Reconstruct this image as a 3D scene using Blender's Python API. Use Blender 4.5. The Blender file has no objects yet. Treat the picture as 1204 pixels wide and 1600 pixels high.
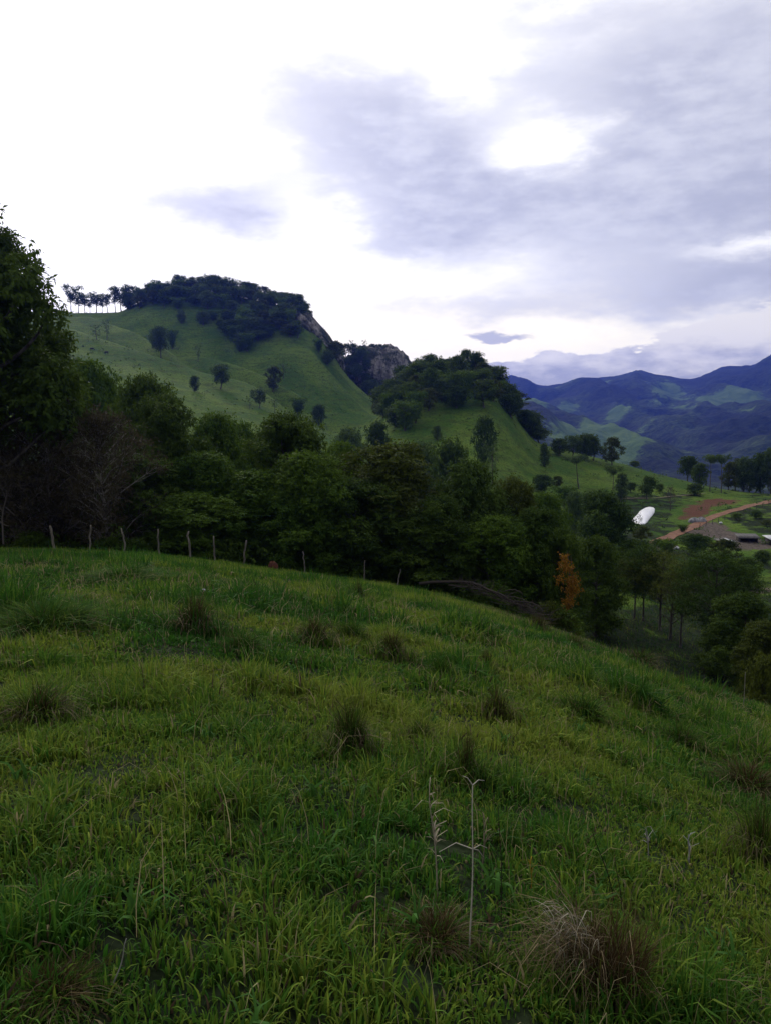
import bpy, math, random
import numpy as np
from mathutils import Vector, noise as mnoise

# ------------------------------------------------------------------ basics
SC = bpy.context.scene
COL = SC.collection
F, CX, CY, HY = 1180.0, 602.0, 800.0, 650.0
TH = math.atan((CY - HY) / F)
CT, ST = math.cos(TH), math.sin(TH)


def pix(px, py):
    """direction of a photo pixel as (x/y, z/y) in the world, camera eye at the origin looking along +Y"""
    a = (np.asarray(px, float) - CX) / F
    b = -(np.asarray(py, float) - CY) / F
    d = CT + b * ST
    return a / d, (-ST + b * CT) / d


def topix(u, e):
    """inverse of pix"""
    b = (ST + e * CT) / (CT - e * ST)
    a = u * (CT + b * ST)
    return CX + a * F, CY - b * F


def pchip(xk, yk, xq):
    xk = np.asarray(xk, float); yk = np.asarray(yk, float); xq = np.asarray(xq, float)
    h = np.diff(xk); d = np.diff(yk) / h
    m = np.zeros_like(yk)
    for i in range(1, len(xk) - 1):
        if d[i - 1] * d[i] > 0:
            w1 = 2 * h[i] + h[i - 1]; w2 = h[i] + 2 * h[i - 1]
            m[i] = (w1 + w2) / (w1 / d[i - 1] + w2 / d[i])
    m[0] = d[0]; m[-1] = d[-1]
    x = np.clip(xq, xk[0], xk[-1])
    i = np.clip(np.searchsorted(xk, x) - 1, 0, len(xk) - 2)
    t = (x - xk[i]) / h[i]
    return ((2 * t**3 - 3 * t**2 + 1) * yk[i] + (t**3 - 2 * t**2 + t) * h[i] * m[i]
            + (-2 * t**3 + 3 * t**2) * yk[i + 1] + (t**3 - t**2) * h[i] * m[i + 1])


def vnoise(x, y, seed=0):
    x = np.asarray(x, float); y = np.asarray(y, float)
    xi = np.floor(x).astype(np.int64); yi = np.floor(y).astype(np.int64)
    fx = x - xi; fy = y - yi
    fx = fx * fx * fx * (fx * (fx * 6 - 15) + 10); fy = fy * fy * fy * (fy * (fy * 6 - 15) + 10)

    def h(a, b):
        n = (a * 374761393 + b * 668265263 + seed * 1274126177) & 0xFFFFFFFF
        n = ((n ^ (n >> 13)) * 1274126177) & 0xFFFFFFFF
        n = (n ^ (n >> 16)) & 0xFFFFFFFF
        return n / 4294967295.0 * 2 - 1
    a = h(xi, yi); b = h(xi + 1, yi); c = h(xi, yi + 1); d = h(xi + 1, yi + 1)
    return (a * (1 - fx) + b * fx) * (1 - fy) + (c * (1 - fx) + d * fx) * fy


def fbm(x, y, seed=0, octv=4):
    s = 0; a = 1.0; t = 0
    for k in range(octv):
        s = s + a * vnoise(x * 2**k, y * 2**k, seed + k * 17); t += a; a *= 0.5
    return s / t


def sstep(a, b, x):
    t = np.clip((x - a) / (b - a), 0, 1)
    return t * t * (3 - 2 * t)


def blob(px, py, cx, cy, rx, ry):
    return np.exp(-(((px - cx) / rx)**2 + ((py - cy) / ry)**2))


# ------------------------------------------------------------------ mesh helpers
class MB:
    """collects quads and triangles with an optional colour, builds ONE mesh"""
    def __init__(s):
        s.v = []; s.q = []; s.t = []; s.c = []; s.n = 0

    def add(s, v, q=None, t=None, col=None):
        v = np.asarray(v, np.float32).reshape(-1, 3)
        if q is not None and len(q): s.q.append(np.asarray(q, np.int64).reshape(-1, 4) + s.n)
        if t is not None and len(t): s.t.append(np.asarray(t, np.int64).reshape(-1, 3) + s.n)
        if col is None: col = (0.5, 0.5, 0.5)
        c = np.asarray(col, np.float32)
        if c.ndim == 1: c = np.tile(c, (len(v), 1))
        s.v.append(v); s.c.append(c); s.n += len(v)

    def mesh(s, name, mat, smooth=False):
        v = np.concatenate(s.v); c = np.concatenate(s.c)
        q = np.concatenate(s.q) if s.q else np.zeros((0, 4), np.int64)
        t = np.concatenate(s.t) if s.t else np.zeros((0, 3), np.int64)
        me = bpy.data.meshes.new(name)
        me.vertices.add(len(v)); me.vertices.foreach_set('co', v.ravel())
        nl = q.size + t.size
        me.loops.add(nl)
        me.loops.foreach_set('vertex_index', np.concatenate([q.ravel(), t.ravel()]).astype(np.int32))
        me.polygons.add(len(q) + len(t))
        st = np.concatenate([np.arange(len(q)) * 4, q.size + np.arange(len(t)) * 3]).astype(np.int32)
        me.polygons.foreach_set('loop_start', st)
        if smooth:
            me.polygons.foreach_set('use_smooth', np.ones(len(q) + len(t), bool))
        at = me.attributes.new('col', 'FLOAT_COLOR', 'POINT')
        at.data.foreach_set('color', np.concatenate([c, np.ones((len(c), 1), np.float32)], 1).ravel())
        me.update(calc_edges=True)
        if mat: me.materials.append(mat)
        return me

    def build(s, name, mat, parent=None, smooth=False):
        return link(name, s.mesh(name, mat, smooth), parent)


def link(name, data, parent=None):
    o = bpy.data.objects.new(name, data); COL.objects.link(o)
    if parent: o.parent = parent
    return o


def tag(o, label=None, cat=None, group=None, kind=None):
    if label: o['label'] = label
    if cat: o['category'] = cat
    if group: o['group'] = group
    if kind: o['kind'] = kind
    return o


def tube(mb, pts, rad, sides=7, col=None, cap=True):
    pts = np.asarray(pts, float); n = len(pts)
    rad = np.broadcast_to(np.asarray(rad, float), (n,))
    tang = np.gradient(pts, axis=0)
    tang /= np.linalg.norm(tang, axis=1, keepdims=True) + 1e-9
    ref = np.array([0.31, 0.95, 0.02]) if abs(tang[0][2]) > .6 else np.array([0.05, 0.1, 1.0])
    a = np.cross(tang, ref); a /= np.linalg.norm(a, axis=1, keepdims=True) + 1e-9
    b = np.cross(tang, a)
    an = np.linspace(0, 2 * math.pi, sides, endpoint=False)
    ring = pts[:, None, :] + rad[:, None, None] * (np.cos(an)[None, :, None] * a[:, None, :] + np.sin(an)[None, :, None] * b[:, None, :])
    v = ring.reshape(-1, 3)
    i = np.arange(n - 1)[:, None] * sides; j = np.arange(sides)[None, :]; j2 = (j + 1) % sides
    q = np.stack([i + j, i + j2, i + sides + j2, i + sides + j], -1).reshape(-1, 4)
    t = []
    if cap:
        v = np.concatenate([v, pts[-1:] + tang[-1:] * rad[-1]])
        k = n * sides
        t = [[(n - 1) * sides + m, (n - 1) * sides + (m + 1) % sides, k] for m in range(sides)]
    mb.add(v, q, t, col)


def box(mb, c, s, rz=0.0, col=None):
    x, y, z = np.array(s) / 2
    v = np.array([[-x, -y, -z], [x, -y, -z], [x, y, -z], [-x, y, -z], [-x, -y, z], [x, -y, z], [x, y, z], [-x, y, z]])
    cr, sr = math.cos(rz), math.sin(rz)
    v = np.stack([v[:, 0] * cr - v[:, 1] * sr, v[:, 0] * sr + v[:, 1] * cr, v[:, 2]], 1) + np.array(c)
    mb.add(v, [[0, 3, 2, 1], [4, 5, 6, 7], [0, 1, 5, 4], [1, 2, 6, 5], [2, 3, 7, 6], [3, 0, 4, 7]], None, col)


# ------------------------------------------------------------------ terrain
# curves that run across the land: photo column -> (distance, photo row); None where the near slope rules
PX = np.array([-900, -300, 0, 110, 190, 240, 300, 340, 370, 400, 440, 470, 490, 505, 522, 540, 560, 590, 610, 640, 680, 720, 760, 790, 810, 840, 880, 960, 1060, 1130, 1204, 1400, 2000], float)


def curve(pts):
    p = np.array(pts, float)
    return lambda x: pchip(p[:, 0], p[:, 1], x)


crest_py = curve([(-900, 850), (-200, 853), (0, 859), (130, 862), (250, 869), (380, 885), (480, 897), (570, 908), (640, 920), (740, 941), (830, 970), (900, 992), (970, 1018), (1060, 1056), (1204, 1098), (1400, 1150), (2000, 1250)])
crest_Y = curve([(-900, 44), (0, 44), (250, 45), (480, 48), (600, 50), (740, 48), (830, 45), (900, 42), (970, 39), (1060, 36), (1204, 33), (1400, 30), (2000, 26)])
FEAT = [  # (distance curve, row curve)
    (curve([(-900, 60), (600, 66), (860, 57), (960, 54), (1204, 47), (2000, 42)]), curve([(-900, 880), (0, 885), (380, 915), (640, 950), (740, 968), (860, 998), (960, 1024), (1060, 1064), (1204, 1108), (2000, 1260)])),
    (curve([(-900, 85), (2000, 85)]), curve([(-900, 890), (0, 895), (440, 910), (640, 922), (860, 948), (960, 938), (1100, 962), (1204, 985), (2000, 1050)])),
    (curve([(-900, 120), (2000, 120)]), curve([(-900, 850), (0, 850), (640, 890), (860, 895), (960, 888), (1100, 900), (1204, 905), (2000, 910)])),
    (curve([(-900, 150), (2000, 150)]), curve([(-900, 800), (0, 800), (440, 820), (640, 830), (860, 842), (960, 842), (1100, 853), (1204, 856), (2000, 850)])),
    (curve([(-900, 210), (2000, 210)]), curve([(-900, 690), (0, 700), (300, 720), (440, 735), (640, 740), (740, 738), (840, 768), (960, 793), (1060, 795), (1130, 791), (1204, 788), (2000, 785)])),
    (curve([(-900, 340), (500, 330), (860, 320), (1060, 285), (1204, 270), (2000, 260)]),
     curve([(-900, 560), (0, 548), (110, 566), (200, 586), (300, 613), (400, 640), (470, 662), (520, 680), (560, 672), (590, 650), (610, 624), (640, 602), (680, 592), (720, 588), (760, 598), (790, 627), (810, 656), (840, 691), (880, 702), (960, 722), (1060, 748), (1130, 764), (1204, 772), (2000, 790)])),
    (curve([(-900, 390), (500, 375), (860, 365), (1060, 330), (2000, 320)]),
     curve([(-900, 548), (0, 536), (110, 549), (200, 570), (300, 600), (400, 628), (470, 652), (520, 678), (560, 672), (590, 660), (640, 640), (720, 632), (800, 668), (840, 702), (880, 712), (960, 732), (1060, 760), (1204, 785), (2000, 800)])),
    (curve([(-900, 470), (300, 470), (590, 440), (2000, 430)]),
     curve([(-900, 515), (0, 506), (110, 512), (200, 526), (300, 546), (400, 556), (440, 560), (490, 580), (540, 622), (590, 646), (640, 668), (740, 676), (840, 718), (960, 742), (1060, 770), (1204, 795), (2000, 805)])),
    (curve([(-900, 565), (440, 560), (520, 530), (600, 500), (2000, 500)]),
     curve([(-900, 480), (-300, 480), (0, 484), (110, 490), (190, 488), (212, 479), (240, 466), (300, 455), (340, 457), (370, 462), (400, 467), (440, 476), (462, 481), (472, 486), (482, 494), (492, 505), (502, 519), (512, 534), (523, 552), (536, 578), (560, 606), (590, 630), (610, 641), (640, 656), (700, 668), (760, 678), (840, 716), (960, 742), (1204, 790), (2000, 800)])),
    (curve([(-900, 850), (2000, 850)]), curve([(-900, 530), (190, 540), (300, 520), (440, 560), (560, 640), (700, 700), (840, 730), (960, 750), (1204, 780), (2000, 780)])),
    (curve([(-900, 1500), (2000, 1500)]), curve([(-900, 640), (560, 690), (760, 715), (860, 722), (960, 738), (1060, 748), (1204, 752), (2000, 750)])),
    (curve([(-900, 2200), (2000, 2200)]), curve([(-900, 640), (560, 690), (760, 688), (830, 672), (880, 690), (960, 708), (1060, 726), (1130, 716), (1204, 704), (2000, 690)])),
    (curve([(-900, 3300), (2000, 3300)]), curve([(-900, 630), (560, 650), (760, 640), (830, 640), (900, 655), (960, 662), (1030, 668), (1100, 654), (1204, 632), (2000, 620)])),
    (curve([(-900, 5200), (2000, 5200)]),
     curve([(-900, 600), (560, 605), (640, 603), (662, 590), (675, 583), (690, 590), (712, 606), (750, 606), (770, 603), (781, 596), (798, 589.5), (819, 596), (845, 604), (874, 601), (909, 592), (927, 593), (962, 590), (978, 586), (994, 581), (1010, 585), (1026, 587), (1073, 592), (1100, 583), (1126, 574), (1167, 574), (1185, 566), (1204, 557), (1300, 540), (2000, 560)])),
    (curve([(-900, 7000), (2000, 7000)]), curve([(-900, 630), (2000, 640)])),
]
UU = np.concatenate([np.linspace(-1.4, -.62, 50, endpoint=False), np.linspace(-.62, .62, 540), np.linspace(.62, 1.4, 51)[1:]])
YY = np.concatenate([np.geomspace(2.5, 70, 170, endpoint=False), np.geomspace(70, 1000, 380, endpoint=False), np.geomspace(1000, 6200, 380)])
EYE = 1.62


def row_e(row):
    return pix(CX, row)[1]


ZG = np.zeros((len(UU), len(YY)))
for i, u in enumerate(UU):
    px = topix(u, 0.0)[0]
    yc = float(crest_Y(px)); s = float(row_e(crest_py(px)))
    ks = [math.log(yc)]; es = [s]
    for fy, fp in FEAT:
        ks.append(math.log(float(fy(px)))); es.append(float(row_e(fp(px))))
    e = pchip(ks, es, np.log(YY))
    z = e * YY
    near = YY <= yc
    z[near] = (-EYE + (s + 2 * EYE / yc) * YY - EYE * (YY / yc)**2)[near]
    ZG[i] = z
XG = UU[:, None] * YY[None, :]
YG = np.broadcast_to(YY[None, :], XG.shape)
PXG, PYG = topix(np.broadcast_to(UU[:, None], XG.shape), ZG / YG)
# relief: small humps near, folds on the hills, ridges on the mountains
ZG += 0.10 * sstep(2.5, 9, YG) * (1 - sstep(60, 75, YG)) * fbm(XG / 2.2, YG / 2.2, 3, 3)
mid = sstep(75, 150, YG) * (1 - sstep(900, 1100, YG))
ZG += mid * YG * 0.0022 * fbm(XG / 28, YG / 28, 11, 4)
ZSPUR = None
farw = sstep(1300, 1900, YG) * (1 - .85 * sstep(4200, 5000, YG))
rid = 1 - 2 * np.abs(fbm(XG / 800 + .3 + .25 * fbm(XG / 1500, YG / 1500, 91, 2), YG / 2600, 41, 5))
rid2 = 1 - 2 * np.abs(fbm(XG / 330 + 5.3, YG / 700, 47, 4))
ZG += farw * (150 * (rid - .5) + 45 * (rid2 - .5))
ZG += sstep(1300, 2000, YG) * 14 * fbm(XG / 130, YG / 260, 53, 4) + sstep(1200, 1800, YG) * 5 * np.abs(vnoise(XG / 26, YG / 40, 57))

def H(x, y):
    """height of the land"""
    x = np.asarray(x, float); y = np.asarray(y, float)
    yy = np.clip(y, YY[0], YY[-1] - 1)
    uu = np.clip(x / np.maximum(yy, 3.0), UU[0], UU[-1])
    fi = np.interp(uu, UU, np.arange(len(UU))); fj = np.interp(yy, YY, np.arange(len(YY)))
    i = np.minimum(fi.astype(int), len(UU) - 2); j = np.minimum(fj.astype(int), len(YY) - 2)
    a = fi - i; b = fj - j
    return (ZG[i, j] * (1 - a) + ZG[i + 1, j] * a) * (1 - b) + (ZG[i, j + 1] * (1 - a) + ZG[i + 1, j + 1] * a) * b


def hit(px, py, y0, y1):
    """where the sight line of a pixel first meets the land between two distances"""
    u, e = pix(px, py)
    ys = np.geomspace(y0, y1, 900)
    d = H(u * ys, ys) - e * ys
    k = np.where(d >= 0)[0]
    y = ys[k[0]] if len(k) else ys[np.argmax(d / ys)]
    return float(u * y), float(y)


# spurs running down the pasture hill, each with a gully behind it
def spur(pts, up, down, wn, wf):
    c = np.array([hit(a, b, 240, 600) for a, b in pts])
    q = np.linspace(0, 1, 40); t = np.linspace(0, 1, len(c))
    c = np.stack([pchip(t, c[:, 0], q), pchip(t, c[:, 1], q)], 1)
    jj_ = np.where((YY > 215) & (YY < 620))[0]; ii_ = np.where((UU > -.62) & (UU < .05))[0]
    sb = np.ix_(ii_, jj_); x = XG[sb]; y = YG[sb]
    best = np.full(x.shape, 1e9); side = np.zeros(x.shape); al = np.zeros(x.shape)
    for k in range(len(c) - 1):
        a, b = c[k], c[k + 1]; ab = b - a; L2 = ab @ ab
        tt = np.clip(((x - a[0]) * ab[0] + (y - a[1]) * ab[1]) / L2, 0, 1)
        d = np.hypot(x - a[0] - tt * ab[0], y - a[1] - tt * ab[1]); m_ = d < best
        best = np.where(m_, d, best); side = np.where(m_, np.sign((y - a[1]) * ab[0] - (x - a[0]) * ab[1]), side); al = np.where(m_, (k + tt) / (len(c) - 1), al)
    fade = sstep(0, .2, al) * sstep(1, .75, al)
    near_ = up * np.exp(-(best / wn)**2)
    far_ = (up + down) * np.exp(-(best / (wf * .45))**2) - down * np.exp(-((best - wf * .2) / wf)**2)
    ZG[sb] += fade * np.where(side < 0, near_, far_)


spur([(60, 512), (115, 530), (175, 552), (260, 582), (370, 612), (430, 640), (470, 655)], 5.5, 8.0, 24, 24)
spur([(270, 545), (330, 570), (400, 598), (450, 625), (490, 642)], 4.5, 7.0, 17, 20)
spur([(100, 498), (150, 508), (210, 530), (262, 562), (300, 585)], 3.6, 5.5, 18, 18)
spur([(470, 540), (500, 575), (535, 612), (560, 650)], 3.0, 5.0, 18, 20)


# outline of the white plastic sheet on the valley slope (photo pixels of a 12x enlargement)
_zp = np.array([(320, 530), (345, 490), (400, 440), (450, 370), (500, 330), (570, 290), (650, 272), (720, 282), (748, 312), (742, 370), (700, 430), (650, 490), (610, 550), (565, 588), (480, 596), (400, 580), (335, 556)], float)
POND = np.array([hit(960 + a / 12.04, 770 + b / 12.04, 140, 280) for a, b in _zp])


def poly_dist(x, y, P):
    """signed distance to a closed polygon, negative inside"""
    d = np.full(x.shape, 1e9); ins = np.zeros(x.shape, bool)
    for k in range(len(P)):
        a = P[k]; b = P[(k + 1) % len(P)]
        ab = b - a; t = np.clip(((x - a[0]) * ab[0] + (y - a[1]) * ab[1]) / (ab @ ab), 0, 1)
        d = np.minimum(d, np.hypot(x - a[0] - t * ab[0], y - a[1] - t * ab[1]))
        c = ((a[1] > y) != (b[1] > y)) & (x < (b[0] - a[0]) * (y - a[1]) / (b[1] - a[1] + 1e-12) + a[0])
        ins ^= c
    return np.where(ins, -d, d)


# ------------------------------------------------------------------ materials
def mat_new(name):
    m = bpy.data.materials.new(name); m.use_nodes = True
    nt = m.node_tree; nt.nodes.clear()
    return m, nt, nt.nodes, nt.links


def N(nt, typ, **kw):
    n = nt.nodes.new(typ)
    for k, v in kw.items():
        if k.startswith('i_'):
            n.inputs[k[2:].replace('_', ' ')].default_value = v
        else:
            setattr(n, k, v)
    return n


def mixc(nt, fac, a, b, mode='MIX'):
    n = nt.nodes.new('ShaderNodeMix'); n.data_type = 'RGBA'; n.blend_type = mode
    for sock, v in ((n.inputs[0], fac), (n.inputs[6], a), (n.inputs[7], b)):
        if hasattr(v, 'links'): nt.links.new(v, sock)
        elif isinstance(v, (tuple, list)): sock.default_value = (*v, 1) if len(v) == 3 else v
        else: sock.default_value = v
    return n.outputs[2]


def math_(nt, op, a, b=None, c=None, clamp=False):
    n = nt.nodes.new('ShaderNodeMath'); n.operation = op; n.use_clamp = clamp
    for k, v in enumerate((a, b, c)):
        if v is None: continue
        if hasattr(v, 'links'): nt.links.new(v, n.inputs[k])
        else: n.inputs[k].default_value = v
    return n.outputs[0]


def smap(nt, v, a, b, c=0.0, d=1.0):
    n = nt.nodes.new('ShaderNodeMapRange'); n.interpolation_type = 'SMOOTHSTEP'
    nt.links.new(v, n.inputs[0])
    for k, x in zip((1, 2, 3, 4), (a, b, c, d)): n.inputs[k].default_value = x
    return n.outputs[0]


def noise_(nt, vec, scale, detail=4, rough=.55, dist=0.0):
    n = nt.nodes.new('ShaderNodeTexNoise')
    n.inputs['Scale'].default_value = scale; n.inputs['Detail'].default_value = detail
    n.inputs['Roughness'].default_value = rough; n.inputs['Distortion'].default_value = dist
    if vec is not None: nt.links.new(vec, n.inputs['Vector'])
    return n.outputs[0]


def scaled(nt, vec, s):
    n = nt.nodes.new('ShaderNodeMapping'); nt.links.new(vec, n.inputs[0]); n.inputs['Scale'].default_value = s
    return n.outputs[0]


def leaf_mat(name, dark, light, trans=.25, rough=.72, spec=.06):
    m, nt, nd, lk = mat_new(name)
    at = N(nt, 'ShaderNodeAttribute', attribute_name='col')
    sep = nd.new('ShaderNodeSeparateColor'); lk.new(at.outputs['Color'], sep.inputs[0])
    oi = nd.new('ShaderNodeObjectInfo')
    hue = math_(nt, 'MULTIPLY_ADD', oi.outputs['Random'], .35, sep.outputs[0])
    c = mixc(nt, math_(nt, 'SUBTRACT', hue, .17, clamp=True), dark, light)
    p = nd.new('ShaderNodeBsdfPrincipled')
    lk.new(c, p.inputs['Base Color']); p.inputs['Roughness'].default_value = rough
    p.inputs['Specular IOR Level'].default_value = spec
    tr = nd.new('ShaderNodeBsdfTranslucent'); lk.new(mixc(nt, .35, c, (light[0] * 1.3, light[1] * 1.3, light[2] * .6)), tr.inputs[0])
    mx = nd.new('ShaderNodeMixShader'); mx.inputs[0].default_value = trans
    lk.new(p.outputs[0], mx.inputs[1]); lk.new(tr.outputs[0], mx.inputs[2])
    o = nd.new('ShaderNodeOutputMaterial'); lk.new(mx.outputs[0], o.inputs[0])
    return m


def attr_mat(name, rough=.6, spec=.25, trans=.2):
    """colour straight from each blade or stick"""
    m, nt, nd, lk = mat_new(name)
    at = N(nt, 'ShaderNodeAttribute', attribute_name='col')
    p = nd.new('ShaderNodeBsdfPrincipled'); lk.new(at.outputs['Color'], p.inputs['Base Color'])
    p.inputs['Roughness'].default_value = rough; p.inputs['Specular IOR Level'].default_value = spec
    o = nd.new('ShaderNodeOutputMaterial')
    if trans:
        tr = nd.new('ShaderNodeBsdfTranslucent'); lk.new(at.outputs['Color'], tr.inputs[0])
        mx = nd.new('ShaderNodeMixShader'); mx.inputs[0].default_value = trans
        lk.new(p.outputs[0], mx.inputs[1]); lk.new(tr.outputs[0], mx.inputs[2]); lk.new(mx.outputs[0], o.inputs[0])
    else:
        lk.new(p.outputs[0], o.inputs[0])
    return m


def noisy_mat(name, a, b, scale=4, rough=.85, bump=.3, stretch=(1, 1, 1), spec=.2, coords='Object'):
    m, nt, nd, lk = mat_new(name)
    tc = nd.new('ShaderNodeTexCoord')
    v = scaled(nt, tc.outputs[coords], stretch)
    n = noise_(nt, v, scale, 6, .6)
    c = mixc(nt, smap(nt, n, .35, .65), a, b)
    p = nd.new('ShaderNodeBsdfPrincipled'); lk.new(c, p.inputs['Base Color']); p.inputs['Roughness'].default_value = rough
    p.inputs['Specular IOR Level'].default_value = spec
    bp = nd.new('ShaderNodeBump'); bp.inputs['Strength'].default_value = bump; lk.new(n, bp.inputs['Height']); lk.new(bp.outputs[0], p.inputs['Normal'])
    o = nd.new('ShaderNodeOutputMaterial'); lk.new(p.outputs[0], o.inputs[0])
    return m


def land_mat(name):
    """pasture; the mesh colour says where red earth (R), trodden soil (G) and dark woodland (B) lie"""
    m, nt, nd, lk = mat_new(name)
    geo = nd.new('ShaderNodeNewGeometry'); pos = geo.outputs['Position']
    at = N(nt, 'ShaderNodeAttribute', attribute_name='col')
    sep = nd.new('ShaderNodeSeparateColor'); lk.new(at.outputs['Color'], sep.inputs[0])
    n1 = noise_(nt, pos, .035, 5, .6); n2 = noise_(nt, pos, .35, 5, .65); n3 = noise_(nt, pos, 1.6, 4, .7)
    g = mixc(nt, smap(nt, n1, .38, .62), (.038, .086, .012), (.084, .136, .019))
    g = mixc(nt, smap(nt, n2, .45, .7, 0, .6), g, (.088, .112, .020))
    g = mixc(nt, smap(nt, n3, .50, .68, 0, .75), g, (.018, .034, .009))
    n4 = noise_(nt, pos, .12, 5, .7)
    sz = nd.new('ShaderNodeSeparateXYZ'); lk.new(pos, sz.inputs[0])
    wv = math_(nt, 'SINE', math_(nt, 'ADD', math_(nt, 'MULTIPLY', sz.outputs[2], 2.4), math_(nt, 'MULTIPLY', n1, 26)))
    g = mixc(nt, math_(nt, 'MULTIPLY', smap(nt, wv, .3, .95, 0, .45), smap(nt, n4, .4, .6)), g, (.042, .052, .012))
    g = mixc(nt, smap(nt, n4, .56, .70, 0, .55), g, (.022, .048, .007))
    n5 = noise_(nt, pos, .8, 3, .6)
    g = mixc(nt, smap(nt, n5, .54, .64, 0, .6), g, (.016, .036, .007))
    jit = math_(nt, 'MULTIPLY_ADD', math_(nt, 'ADD', n2, n4), 1.1, -1.1)
    soil = mixc(nt, n3, (.120, .052, .034), (.060, .034, .022))
    g = mixc(nt, smap(nt, math_(nt, 'ADD', sep.outputs[0], jit), .35, .6), g, soil)
    bare = mixc(nt, smap(nt, n3, .4, .6), (.060, .050, .042), (.115, .095, .080))
    g = mixc(nt, smap(nt, math_(nt, 'ADD', sep.outputs[1], jit), .35, .6), g, bare)
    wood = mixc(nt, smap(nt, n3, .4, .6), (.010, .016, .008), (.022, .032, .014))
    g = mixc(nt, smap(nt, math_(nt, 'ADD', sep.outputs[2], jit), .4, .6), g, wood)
    p = nd.new('ShaderNodeBsdfPrincipled'); lk.new(g, p.inputs['Base Color']); p.inputs['Roughness'].default_value = .95
    p.inputs['Specular IOR Level'].default_value = .03
    h = math_(nt, 'MULTIPLY_ADD', n3, .6, n2)
    bp = nd.new('ShaderNodeBump'); bp.inputs['Strength'].default_value = .55; bp.inputs['Distance'].default_value = .8
    lk.new(h, bp.inputs['Height']); lk.new(bp.outputs[0], p.inputs['Normal'])
    o = nd.new('ShaderNodeOutputMaterial'); lk.new(p.outputs[0], o.inputs[0])
    return m


def mountain_mat():
    """woods and cleared pasture (R of the mesh colour) on the far range"""
    m, nt, nd, lk = mat_new('mountain land')
    geo = nd.new('ShaderNodeNewGeometry'); pos = geo.outputs['Position']
    at = N(nt, 'ShaderNodeAttribute', attribute_name='col')
    sep = nd.new('ShaderNodeSeparateColor'); lk.new(at.outputs['Color'], sep.inputs[0])
    n1 = noise_(nt, pos, .0016, 5, .6, .8); n2 = noise_(nt, pos, .010, 6, .7, .6); n3 = noise_(nt, pos, .055, 4, .7)
    f = math_(nt, 'ADD', math_(nt, 'MULTIPLY', n1, .62), math_(nt, 'MULTIPLY', n2, .50))
    f = math_(nt, 'ADD', f, sep.outputs[0])
    past = mixc(nt, smap(nt, n2, .4, .65), (.060, .105, .022), (.100, .155, .038))
    wood = mixc(nt, smap(nt, n3, .4, .62), (.007, .011, .006), (.016, .024, .011))
    shrub = mixc(nt, smap(nt, n3, .4, .62), (.016, .026, .011), (.036, .052, .018))
    c = mixc(nt, smap(nt, f, .52, .62), wood, shrub)
    c = mixc(nt, smap(nt, math_(nt, 'MULTIPLY_ADD', n3, .25, f), .78, .9), c, past)
    p = nd.new('ShaderNodeBsdfPrincipled'); lk.new(c, p.inputs['Base Color']); p.inputs['Roughness'].default_value = .95
    p.inputs['Specular IOR Level'].default_value = .05
    bp = nd.new('ShaderNodeBump'); bp.inputs['Strength'].default_value = .9; bp.inputs['Distance'].default_value = 14
    lk.new(math_(nt, 'MULTIPLY_ADD', n3, .5, n2), bp.inputs['Height']); lk.new(bp.outputs[0], p.inputs['Normal'])
    o = nd.new('ShaderNodeOutputMaterial'); lk.new(p.outputs[0], o.inputs[0])
    return m


def rock_mat():
    m, nt, nd, lk = mat_new('grey cliff rock')
    geo = nd.new('ShaderNodeNewGeometry'); pos = geo.outputs['Position']
    n1 = noise_(nt, scaled(nt, pos, (.16, .16, .035)), 1.6, 7, .68, .5)
    n2 = noise_(nt, pos, .55, 6, .7)
    n3 = noise_(nt, pos, .09, 4, .6)
    c = mixc(nt, smap(nt, n1, .36, .64), (.10, .092, .078), (.35, .325, .285))
    c = mixc(nt, smap(nt, n2, .45, .7, 0, .7), c, (.05, .05, .045))
    c = mixc(nt, smap(nt, math_(nt, 'ADD', math_(nt, 'MULTIPLY', n2, .4), n3), .62, .76), c, (.022, .034, .012))
    p = nd.new('ShaderNodeBsdfPrincipled'); lk.new(c, p.inputs['Base Color']); p.inputs['Roughness'].default_value = .9
    bp = nd.new('ShaderNodeBump'); bp.inputs['Strength'].default_value = 1.0; bp.inputs['Distance'].default_value = 2.5
    lk.new(math_(nt, 'ADD', n1, n2), bp.inputs['Height']); lk.new(bp.outputs[0], p.inputs['Normal'])
    o = nd.new('ShaderNodeOutputMaterial'); lk.new(p.outputs[0], o.inputs[0])
    return m


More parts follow.
